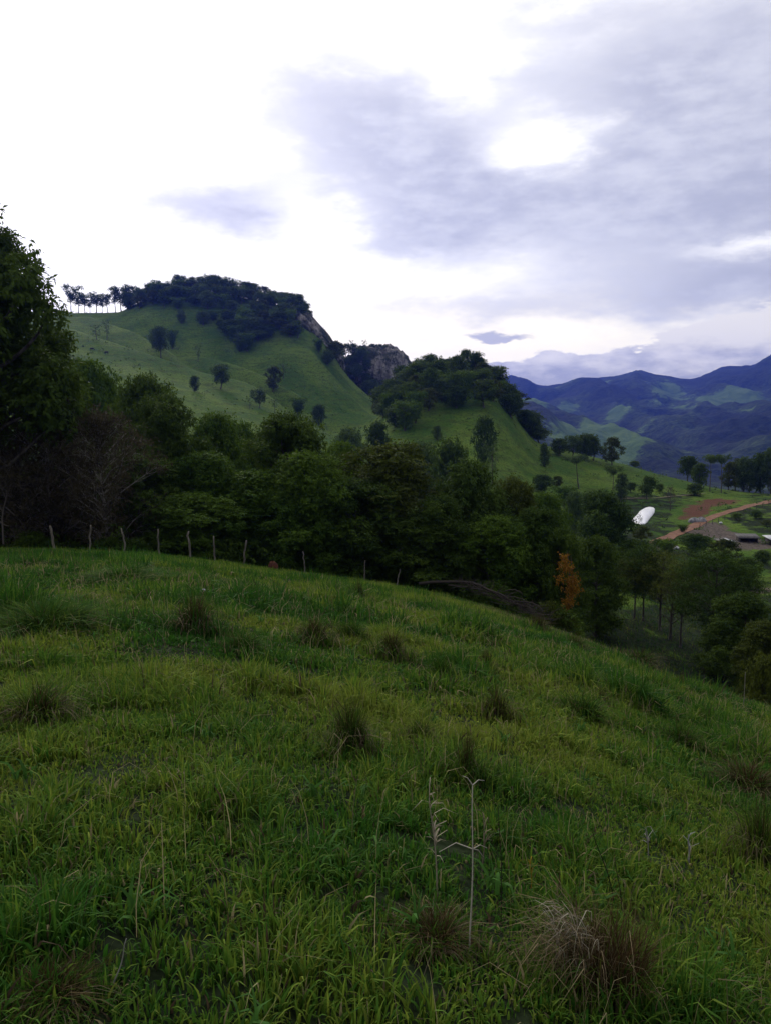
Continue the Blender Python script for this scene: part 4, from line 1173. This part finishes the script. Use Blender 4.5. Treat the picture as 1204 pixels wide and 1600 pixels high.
# fence posts
FP = 'weathered posts of the fence along the wood'
ordn = ['leftmost', 'second', 'third', 'fourth', 'fifth', 'sixth', 'seventh', 'eighth', 'ninth', 'tenth']
trait = ['thick pale post leaning left', 'slim upright post', 'bent post with a kinked foot', 'slim post with a slight bend', 'stout straight post', 'short dark post', 'crooked post bent at the top', 'thin dark post', 'thin post set low in the grass', 'thin post leaning right']
for k, (pt, ptop, pf, pfoot, Y, r) in enumerate([(79, 822, 86, 858, 43, .075), (142, 821, 141, 858, 43, .055), (189, 826, 194, 861, 43.3, .06), (247, 827, 249, 863, 43.5, .055), (294, 831, 298, 870, 44, .075), (334, 838, 336, 868, 44.5, .055),
                                                 (386, 845, 383, 880, 45, .065), (473, 862, 477, 893, 47, .045), (570, 876, 569, 902, 48.6, .045), (624, 890, 620, 912, 48.6, .045)]):
    uf, _ = pix(pf, pfoot); ut, et = pix(pt, ptop)
    x = float(uf * Y); z = float(H(x, Y)); top = np.array([ut * Y - x, 0, et * Y - z]); r *= .85
    mb = MB(); g = np.random.default_rng(k + 300)
    t = np.linspace(0, 1, 8)[:, None]
    p = top * t + g.normal(0, .022, (8, 3)) * np.array([1, 1, 0]); p[0][2] = -.4
    if k in (2, 6): p[:, 0] += (.10 * np.sin(np.linspace(0, 1, 8) * 3.1)) * (1 if k == 2 else -1)
    tube(mb, p, r * np.linspace(1.1, .85, 8) * g.uniform(.9, 1.1, 8), 8)
    o = mb.build('fence_post', M['post'], None, True); o.location = (x, Y, z)
    tag(o, f'{trait[k]}, {ordn[k]} of the fence posts from the left', 'post', FP)

# fallen branches at the brow
g = np.random.default_rng(9)
mb = MB()


def P3(px, py, Y):
    u, e = pix(px, py); return np.array([u * Y, Y, e * Y])


grey = np.array([.050, .042, .035])
for pts, r in [([(655, 911), (690, 909), (730, 911), (755, 918), (775, 930), (800, 940), (822, 948)], .11), ([(700, 914), (730, 917), (745, 920)], .06), ([(752, 917), (790, 934), (815, 952), (835, 958)], .06),
               ([(775, 926), (785, 918), (790, 910)], .03), ([(785, 924), (805, 922), (818, 930)], .035), ([(810, 948), (822, 944), (832, 948)], .05), ([(795, 938), (830, 942), (850, 955)], .04),
               ([(765, 924), (770, 914), (772, 908)], .025), ([(735, 912), (770, 934), (800, 946)], .04), ([(780, 930), (812, 935), (842, 950)], .03)]:
    p = np.array([P3(a, b, float(crest_Y(a)) - .6) for a, b in pts])
    n = 12; s = np.linspace(0, 1, len(p)); t = np.linspace(0, 1, n)
    p = np.stack([pchip(s, p[:, c], t) for c in range(3)], 1) + g.normal(0, .03, (n, 3))
    gz = H(p[:, 0], p[:, 1]); p[:, 2] = np.maximum(p[:, 2], gz + r * .6)
    tube(mb, p, np.linspace(r, r * .45, n), 7, grey * g.uniform(.7, 1.6))
for k in range(260):
    px = g.uniform(715, 862); a = P3(px, 918 + (px - 740) * .40 + g.uniform(-6, 8), float(crest_Y(px)) - g.uniform(.2, 1.0))
    a[2] = max(a[2], float(H(a[0], a[1])) + .1)
    b = a + np.array([g.normal(0, .55), g.normal(0, .4), g.uniform(-.1, .55)])
    tube(mb, [a, (a + b) / 2 + g.normal(0, .06, 3), b], [.016, .012, .005], 4, grey * g.uniform(.6, 1.5))
o = mb.build('fallen_branch', M['stick'])
tag(o, 'tangle of grey fallen branches lying along the brow before the wood', 'branch')

# pale forked dead branch at the left edge
mb = MB()
for pts, r in [([(6, 850), (4, 810), (10, 780), (16, 762), (40, 758)], .055), ([(10, 780), (2, 760), (-8, 742)], .035), ([(5, 800), (-4, 785), (-10, 775)], .04), ([(0, 815), (8, 820), (14, 822)], .04), ([(9, 792), (18, 800), (24, 806)], .035), ([(22, 760), (30, 750), (38, 748)], .025), ([(30, 759), (36, 764), (44, 763)], .02), ([(14, 770), (20, 748), (18, 735)], .025)]:
    p = np.array([P3(a, b, 45.2) for a, b in pts]); n = 9
    s = np.linspace(0, 1, len(p)); t = np.linspace(0, 1, n)
    p = np.stack([pchip(s, p[:, c], t) for c in range(3)], 1)
    tube(mb, p, np.linspace(r, r * .5, n), 7, np.array([.11, .095, .08]))
o = mb.build('dead_tree', M['stick'])
tag(o, 'small pale dead tree with forked branches at the left end of the fence', 'dead tree')

# shrubs along the fence
for px, t, wd, lb in [(45, 832, 75, 'low dark shrub at the far left behind the fence'), (75, 842, 50, 'low dark shrub behind the leftmost post'), (165, 840, 55, 'low dark shrub between the second and third posts'), (215, 842, 50, 'low shrub between the third and fourth posts'),
                      (855, 940, 60, 'dry brown shrub at the lower end of the fallen branches'), (885, 955, 50, 'shrub below the orange blossom')]:
    u, e = pix(px, t); Y = float(crest_Y(px)) + 1.5; x = float(u * Y)
    plant('shrub1' if px < 300 else 'shrub2', x, Y, max(.5, float(e * Y) - float(H(x, Y))), wd / F * Y, lb, 'shrub')

# orange blossom hanging on a tree
rng = np.random.default_rng(21); mb = MB()
C = []; O = []
for (px, py, rx, ry, n) in [(881, 872, 9, 9, 40), (885, 888, 11, 9, 65), (891, 906, 13, 10, 90), (893, 922, 11, 10, 80), (887, 938, 9, 9, 55), (884, 950, 6, 7, 24), (875, 905, 8, 16, 22)]:
    a = rng.normal(0, .5, (n, 2))
    pts = np.array([P3(px + i * rx, py + j * ry, 46.6 + rng.uniform(-.5, .4)) for i, j in a]); C.append(pts)
C = np.concatenate(C); out = nrm(rng.normal(0, 1, C.shape) + np.array([0, -1, 0]))
rosettes(mb, rng, C, out, 5, .15, .08, .3, rng.uniform(.1, .9, len(C)))
o = mb.build('flowering_creeper', M['orange'])
for px, py0, py1 in ((886, 862, 960), (891, 870, 950)):
    T = MB(); tube(T, [P3(px, py1, 47.0), P3(px + 4, (py0 + py1) / 2, 47.0), P3(px, py0, 47.2)], [.05, .04, .02], 6, np.array([.05, .04, .03]))
    T.build('stem', M['stick'], o)
tag(o, 'creeper with orange blossom hanging down at the right end of the wood', 'creeper')


# ------------------------------------------------------------------ farmyard
def shed(px, py, wd, dp, h, rz, roofmat, label, open_front=True):
    x, y = hit(px, py, 100, 300); z = float(H(x, y))
    r = link('shed', None); r.location = (x, y, z); r.rotation_euler = (0, 0, rz)
    mb = MB(); t = .12
    box(mb, (0, dp / 2, h / 2 - .3), (wd, t, h + .6)); box(mb, (-wd / 2 + t / 2, 0, h / 2 - .3), (t, dp - 2 * t, h + .6)); box(mb, (wd / 2 - t / 2, 0, h / 2 - .3), (t, dp - 2 * t, h + .6))
    mb.build('wall', M['shedwall'], r)
    for s in (-1, 0, 1):
        mb = MB(); box(mb, (s * (wd / 2 - .1), -dp / 2, h * .46 - .3), (.16, .16, h * .92 + .6)); mb.build('pillar', M['shedwall'], r)
    mb = MB()
    n = 24
    xs = np.linspace(-wd / 2 - .4, wd / 2 + .4, n); zz = .04 * (np.arange(n) % 2)
    top = []
    for k in range(n):
        top += [[xs[k], -dp / 2 - .5, h * .94 + zz[k]], [xs[k], dp / 2 + .4, h + .42 + zz[k]], [xs[k], dp / 2 + .4, h + .34 + zz[k]], [xs[k], -dp / 2 - .5, h * .94 - .08 + zz[k]]]
    q = [[4 * k + a, 4 * k + 4 + a, 4 * k + 4 + (a + 1) % 4, 4 * k + (a + 1) % 4] for k in range(n - 1) for a in range(4)]
    q += [[0, 1, 2, 3], [4 * n - 4, 4 * n - 1, 4 * n - 2, 4 * n - 3]]
    mb.add(top, q)
    mb.build('roof', roofmat, r)
    tag(r, label, 'shed', 'sheds of the farmyard')
    return r


s1 = shed(1132, 854, 2.9, 2.2, 1.1, .5, M['shedroof'], 'small dark shed with one pale roof sheet, left in the farmyard')
mb = MB(); box(mb, (.7, -.2, 1.36), (.6, 2.4, .05)); sh = mb.build('roof_sheet', M['paleroof'], s1); sh.rotation_euler = (.15, 0, 0)
shed(1166, 846, 3.6, 2.2, 1.0, -.12, M['shedroof'], 'long low dark shed in the middle of the farmyard')
shed(1209, 851, 2.8, 2.4, 1.3, .1, M['paleroof'], 'shed with a pale roof at the right edge of the farmyard')
mb = MB(); g = np.random.default_rng(31)
for k in range(2):
    th = np.linspace(0, 6.283, 20, endpoint=False); ph = np.linspace(-.3, math.pi / 2, 9)
    v = np.array([[math.cos(t) * math.cos(p) * (1.5 - .35 * k) * (1 + .12 * math.sin(2 * t + k * 2)) + (-.1 if k == 0 else 1.7), math.sin(t) * math.cos(p) * 1.1, (1.0 + .15 * k) * math.sin(p) * (1 + .1 * math.sin(3 * t))] for p in ph for t in th])
    q = [[a * 20 + m_, a * 20 + (m_ + 1) % 20, (a + 1) * 20 + (m_ + 1) % 20, (a + 1) * 20 + m_] for a in range(8) for m_ in range(20)]
    mb.add(v, q)
x, y = hit(1084, 816, 100, 300)
o = mb.build('boulder', M['stone'], None, True); o.location = (x, y, float(H(x, y)) + .1)
tag(o, 'pale grey humped boulder beside the red dirt road', 'boulder')
for px, py, s, lb in [(1125, 819, .45, 'small white stone on the bare slope above the farmyard'), (1056, 859, .6, 'pale stone below the end of the dirt road'), (1006, 826, .25, 'tiny white stone below the white plastic sheet'), (1120, 1032, .25, 'white stone at the foot of the straight slender trunk'), (318, 930, .22, 'small whitish stone in the grass above the brown tussock')]:
    x, y = hit(px, py, 14 if py > 860 else 100, 300)
    if py == 930: s = .05
    mb = MB(); th = np.linspace(0, 6.283, 12, endpoint=False); ph = np.linspace(-1.2, 1.5, 7)
    v = np.array([[math.cos(t) * math.cos(p) * (1 + .2 * math.sin(2 * t)), math.sin(t) * math.cos(p) * .8, math.sin(p) * .6 + .1 * math.sin(3 * t)] for p in ph for t in th]) * s
    mb.add(v, [[a * 12 + m_, a * 12 + (m_ + 1) % 12, (a + 1) * 12 + (m_ + 1) % 12, (a + 1) * 12 + m_] for a in range(6) for m_ in range(12)])
    o = mb.build('stone', M['paleroof'], None, True); o.location = (x, y, float(H(x, y)) + (.25 if py < 900 else .1)); tag(o, lb, 'stone')


# ------------------------------------------------------------------ two grazing cows on the hill
def cow(px, py, rz, label):
    x, y = hit(px, py, 230, 600)
    mb = MB()
    tube(mb, [[-.85, 0, 1.0], [-.8, 0, 1.0], [-.4, 0, .98], [.1, 0, .94], [.5, 0, .98], [.72, 0, 1.02], [1.0, 0, .85], [1.2, 0, .5], [1.32, 0, .28], [1.42, 0, .14]], [.12, .30, .34, .37, .35, .28, .17, .15, .13, .07], 10)
    for a, b in ((-.68, .17), (-.68, -.17), (.5, .16), (.5, -.16)):
        tube(mb, [[a, b, .9], [a + (.05 if a > 0 else -.06), b, .5], [a, b, .05]], [.14, .08, .06], 7)
    tube(mb, [[-.95, 0, 1.1], [-1.05, 0, .8], [-1.05, 0, .45]], [.03, .025, .04], 5)
    for s in (-1, 1): tube(mb, [[1.1, .08 * s, .62], [1.12, .25 * s, .64]], [.05, .03], 5)
    o = mb.build('cow', M['hide'], None, True); o.location = (x, y, float(H(x, y)) - .02); o.rotation_euler = (0, 0, rz)
    tag(o, label, 'cow', 'cows grazing on the pasture hill')


cow(144, 548, .3, 'black cow grazing on the left of the hill, left of two')
cow(167, 553, 2.9, 'black cow grazing on the left of the hill, right of two')

# ------------------------------------------------------------------ air
m, nt, nd, lk = mat_new('haze')
pv = nd.new('ShaderNodeVolumePrincipled')
pv.inputs['Color'].default_value = (.085, .17, 1.0, 1); pv.inputs['Density'].default_value = 8.4e-5; pv.inputs['Anisotropy'].default_value = .6
o = nd.new('ShaderNodeOutputMaterial'); lk.new(pv.outputs[0], o.inputs['Volume'])
mb = MB()
zlo = float(ZG.min()) - 2; zhi = float(ZG.max()) + 12
box(mb, (0, 3050, (zlo + zhi) / 2), (17800, 6500, zhi - zlo))
hz = mb.build('haze', m); tag(hz, 'thin blue air haze over the valley and mountains', 'haze', kind='stuff')

# ------------------------------------------------------------------ sky
SUN_AZ, SUN_EL = math.radians(-22), math.radians(29)
wd = bpy.data.worlds.new('World'); SC.world = wd; wd.use_nodes = True
nt = wd.node_tree; nt.nodes.clear(); nd = nt.nodes; lk = nt.links
tc = nd.new('ShaderNodeTexCoord'); sx = nd.new('ShaderNodeSeparateXYZ'); lk.new(tc.outputs['Generated'], sx.inputs[0])
X_, Y_, Z_ = sx.outputs
az = math_(nt, 'ARCTAN2', X_, Y_); el = math_(nt, 'ARCSINE', Z_)
cv = nd.new('ShaderNodeCombineXYZ'); lk.new(az, cv.inputs[0]); lk.new(math_(nt, 'MULTIPLY', el, 2.6), cv.inputs[1])
nA = nd.new('ShaderNodeTexNoise'); nA.inputs['Scale'].default_value = 5.5; nA.inputs['Detail'].default_value = 7; nA.inputs['Roughness'].default_value = .58; lk.new(cv.outputs[0], nA.inputs['Vector'])
nB = nd.new('ShaderNodeTexNoise'); nB.inputs['Scale'].default_value = 17; nB.inputs['Detail'].default_value = 7; nB.inputs['Roughness'].default_value = .6; lk.new(cv.outputs[0], nB.inputs['Vector'])
sA = nd.new('ShaderNodeSeparateColor'); lk.new(nA.outputs[1], sA.inputs[0])
sB = nd.new('ShaderNodeSeparateColor'); lk.new(nB.outputs[1], sB.inputs[0])


def warp(base, a, b, ka, kb):
    r = math_(nt, 'MULTIPLY_ADD', math_(nt, 'SUBTRACT', a, .5), ka, base)
    return math_(nt, 'MULTIPLY_ADD', math_(nt, 'SUBTRACT', b, .5), kb, r)


azw = warp(az, sA.outputs[0], sB.outputs[0], .13, .07)
elw = warp(el, sA.outputs[1], sB.outputs[1], .07, .040)
azl = warp(az, sA.outputs[0], sB.outputs[0], .05, .05)
ell = warp(el, sA.outputs[1], sB.outputs[1], .02, .035)


def ang(px, py):
    u, e = pix(px, py); return math.atan(u), math.atan(e / math.sqrt(1 + u * u))


def puff(a_, e_, px, py, rx, ry, amp):
    a0, e0 = ang(px, py)
    da = math_(nt, 'MULTIPLY', math_(nt, 'SUBTRACT', a_, a0), F / rx); de = math_(nt, 'MULTIPLY', math_(nt, 'SUBTRACT', e_, e0), F / ry)
    r2 = math_(nt, 'ADD', math_(nt, 'MULTIPLY', da, da), math_(nt, 'MULTIPLY', de, de))
    return math_(nt, 'MULTIPLY', math_(nt, 'EXPONENT', math_(nt, 'MULTIPLY', r2, -1)), amp)


def total(lst):
    s = lst[0]
    for x in lst[1:]: s = math_(nt, 'ADD', s, x)
    return s


grey_ = total([puff(azw, elw, *b) for b in [
    (590, 190, 190, 110, .95), (690, 285, 190, 80, .9), (500, 120, 130, 60, .40), (355, 325, 105, 40, 1.25), (650, 365, 110, 36, .8), (1010, 130, 200, 120, 1.0), (1110, 250, 170, 110, .95),
    (950, 315, 220, 55, .95), (1200, 70, 110, 70, .8), (890, 20, 120, 30, .4), (1080, 405, 280, 36, .62), (980, 470, 300, 34, .50), (720, 478, 180, 22, .45), (1150, 450, 160, 30, .4), (1250, 300, 150, 160, .8),
    (845, 232, 85, 36, -1.25), (700, 120, 60, 40, -.6), (770, 120, 40, 30, -.4), (1165, 385, 80, 18, -1.2), (950, 190, 40, 20, -.35), (1120, 55, 60, 14, -.3), (560, 345, 60, 30, -.4), (1185, 88, 30, 14, -.5), (480, 330, 60, 40, -.5), (590, 95, 40, 26, -.35)]])
tex = math_(nt, 'ADD', math_(nt, 'MULTIPLY', math_(nt, 'SUBTRACT', nA.outputs[0], .5), 1.0), math_(nt, 'MULTIPLY', math_(nt, 'SUBTRACT', nB.outputs[0], .5), .8))
gm = smap(nt, math_(nt, 'ADD', grey_, tex), -.22, 1.42)
low = total([puff(azl, ell, *b) for b in [(690, 604, 60, 30, 1.2), (770, 600, 60, 34, 1.1), (850, 596, 60, 36, 1.2), (930, 598, 70, 36, 1.2), (990, 590, 50, 34, 1.0), (1050, 580, 40, 48, 1.3), (1120, 578, 70, 46, 1.2), (1220, 552, 80, 56, 1.4), (1400, 560, 200, 70, 1.3), (540, 640, 120, 36, 1.0)]])
low = math_(nt, 'ADD', low, math_(nt, 'MULTIPLY', math_(nt, 'SUBTRACT', nB.outputs[0], .5), .9))
lm = smap(nt, low, .50, .66)
small = smap(nt, math_(nt, 'ADD', total([puff(azl, ell, *b) for b in [(762, 523, 40, 8, 1.1), (800, 527, 46, 5, .7)]]), math_(nt, 'MULTIPLY', tex, .25)), .3, 1.0)
# base brightness of the thin overcast: brightest round the hidden sun, dimmer away from it
dt = nd.new('ShaderNodeVectorMath'); dt.operation = 'DOT_PRODUCT'; lk.new(tc.outputs['Generated'], dt.inputs[0])
dt.inputs[1].default_value = (math.sin(SUN_AZ) * math.cos(SUN_EL), math.cos(SUN_AZ) * math.cos(SUN_EL), math.sin(SUN_EL))
near_sun = smap(nt, dt.outputs['Value'], -.1, 1.0)
base = mixc(nt, near_sun, (.47, .475, .50), (1.45, 1.42, 1.36))
glow = puff(azl, ell, 700, 540, 480, 75, .85)
base = mixc(nt, glow, base, (1.62, 1.46, .98))
cloud = mixc(nt, near_sun, (.30, .32, .40), mixc(nt, smap(nt, math_(nt, 'ADD', math_(nt, 'MULTIPLY', nA.outputs[0], .5), math_(nt, 'MULTIPLY', nB.outputs[0], .5)), .35, .65), (.48, .492, .60), (.745, .752, .825)))
c = mixc(nt, math_(nt, 'MULTIPLY', gm, .95), base, cloud)
c = mixc(nt, math_(nt, 'MULTIPLY', small, .8), c, (.42, .44, .55))
lowc = mixc(nt, smap(nt, math_(nt, 'MULTIPLY_ADD', math_(nt, 'SUBTRACT', nB.outputs[0], .5), .10, ell), ang(900, 605)[1], ang(900, 535)[1]), (.36, .38, .47), (1.02, .97, .88))
c = mixc(nt, math_(nt, 'MULTIPLY', lm, .92), c, lowc)
sky = nd.new('ShaderNodeTexSky'); sky.sky_type = 'NISHITA'; sky.sun_disc = False
sky.sun_elevation = SUN_EL; sky.sun_rotation = SUN_AZ
ten = mixc(nt, 1.0, c, (10, 10, 10), 'MULTIPLY')
fin = mixc(nt, .92, sky.outputs[0], ten)
bg = nd.new('ShaderNodeBackground'); bg.inputs['Strength'].default_value = .1; lk.new(fin, bg.inputs[0])
ow = nd.new('ShaderNodeOutputWorld'); lk.new(bg.outputs[0], ow.inputs[0])
wd.cycles.sampling_method = 'MANUAL'; wd.cycles.sample_map_resolution = 1024

sl = bpy.data.lights.new('sun', 'SUN'); sl.energy = 1.5; sl.angle = math.radians(14); sl.color = (1, .93, .82)
so = bpy.data.objects.new('sun', sl); COL.objects.link(so)
sd = Vector((math.sin(SUN_AZ) * math.cos(SUN_EL), math.cos(SUN_AZ) * math.cos(SUN_EL), math.sin(SUN_EL)))
so.rotation_euler = sd.to_track_quat('Z', 'Y').to_euler()

# ------------------------------------------------------------------ camera
cam = bpy.data.cameras.new('camera'); cam.sensor_fit = 'VERTICAL'; cam.sensor_height = 36; cam.sensor_width = 27
cam.lens = 36 * F / 1600; cam.clip_start = .05; cam.clip_end = 40000
co = bpy.data.objects.new('camera', cam); COL.objects.link(co); co.rotation_euler = (math.pi / 2 - TH, 0, 0)
SC.camera = co
SC.view_settings.view_transform = 'Standard'; SC.view_settings.look = 'None'; SC.view_settings.exposure = .15; SC.view_settings.gamma = 1
SC.render.engine = 'CYCLES'
SC.cycles.use_denoising = True; SC.cycles.denoiser = 'OPENIMAGEDENOISE'
SC.cycles.max_bounces = 6; SC.cycles.diffuse_bounces = 3; SC.cycles.transmission_bounces = 4; SC.cycles.volume_bounces = 0
SC.cycles.sample_clamp_indirect = 4
print('woods', n1, n2, 'objects', len(bpy.data.objects))
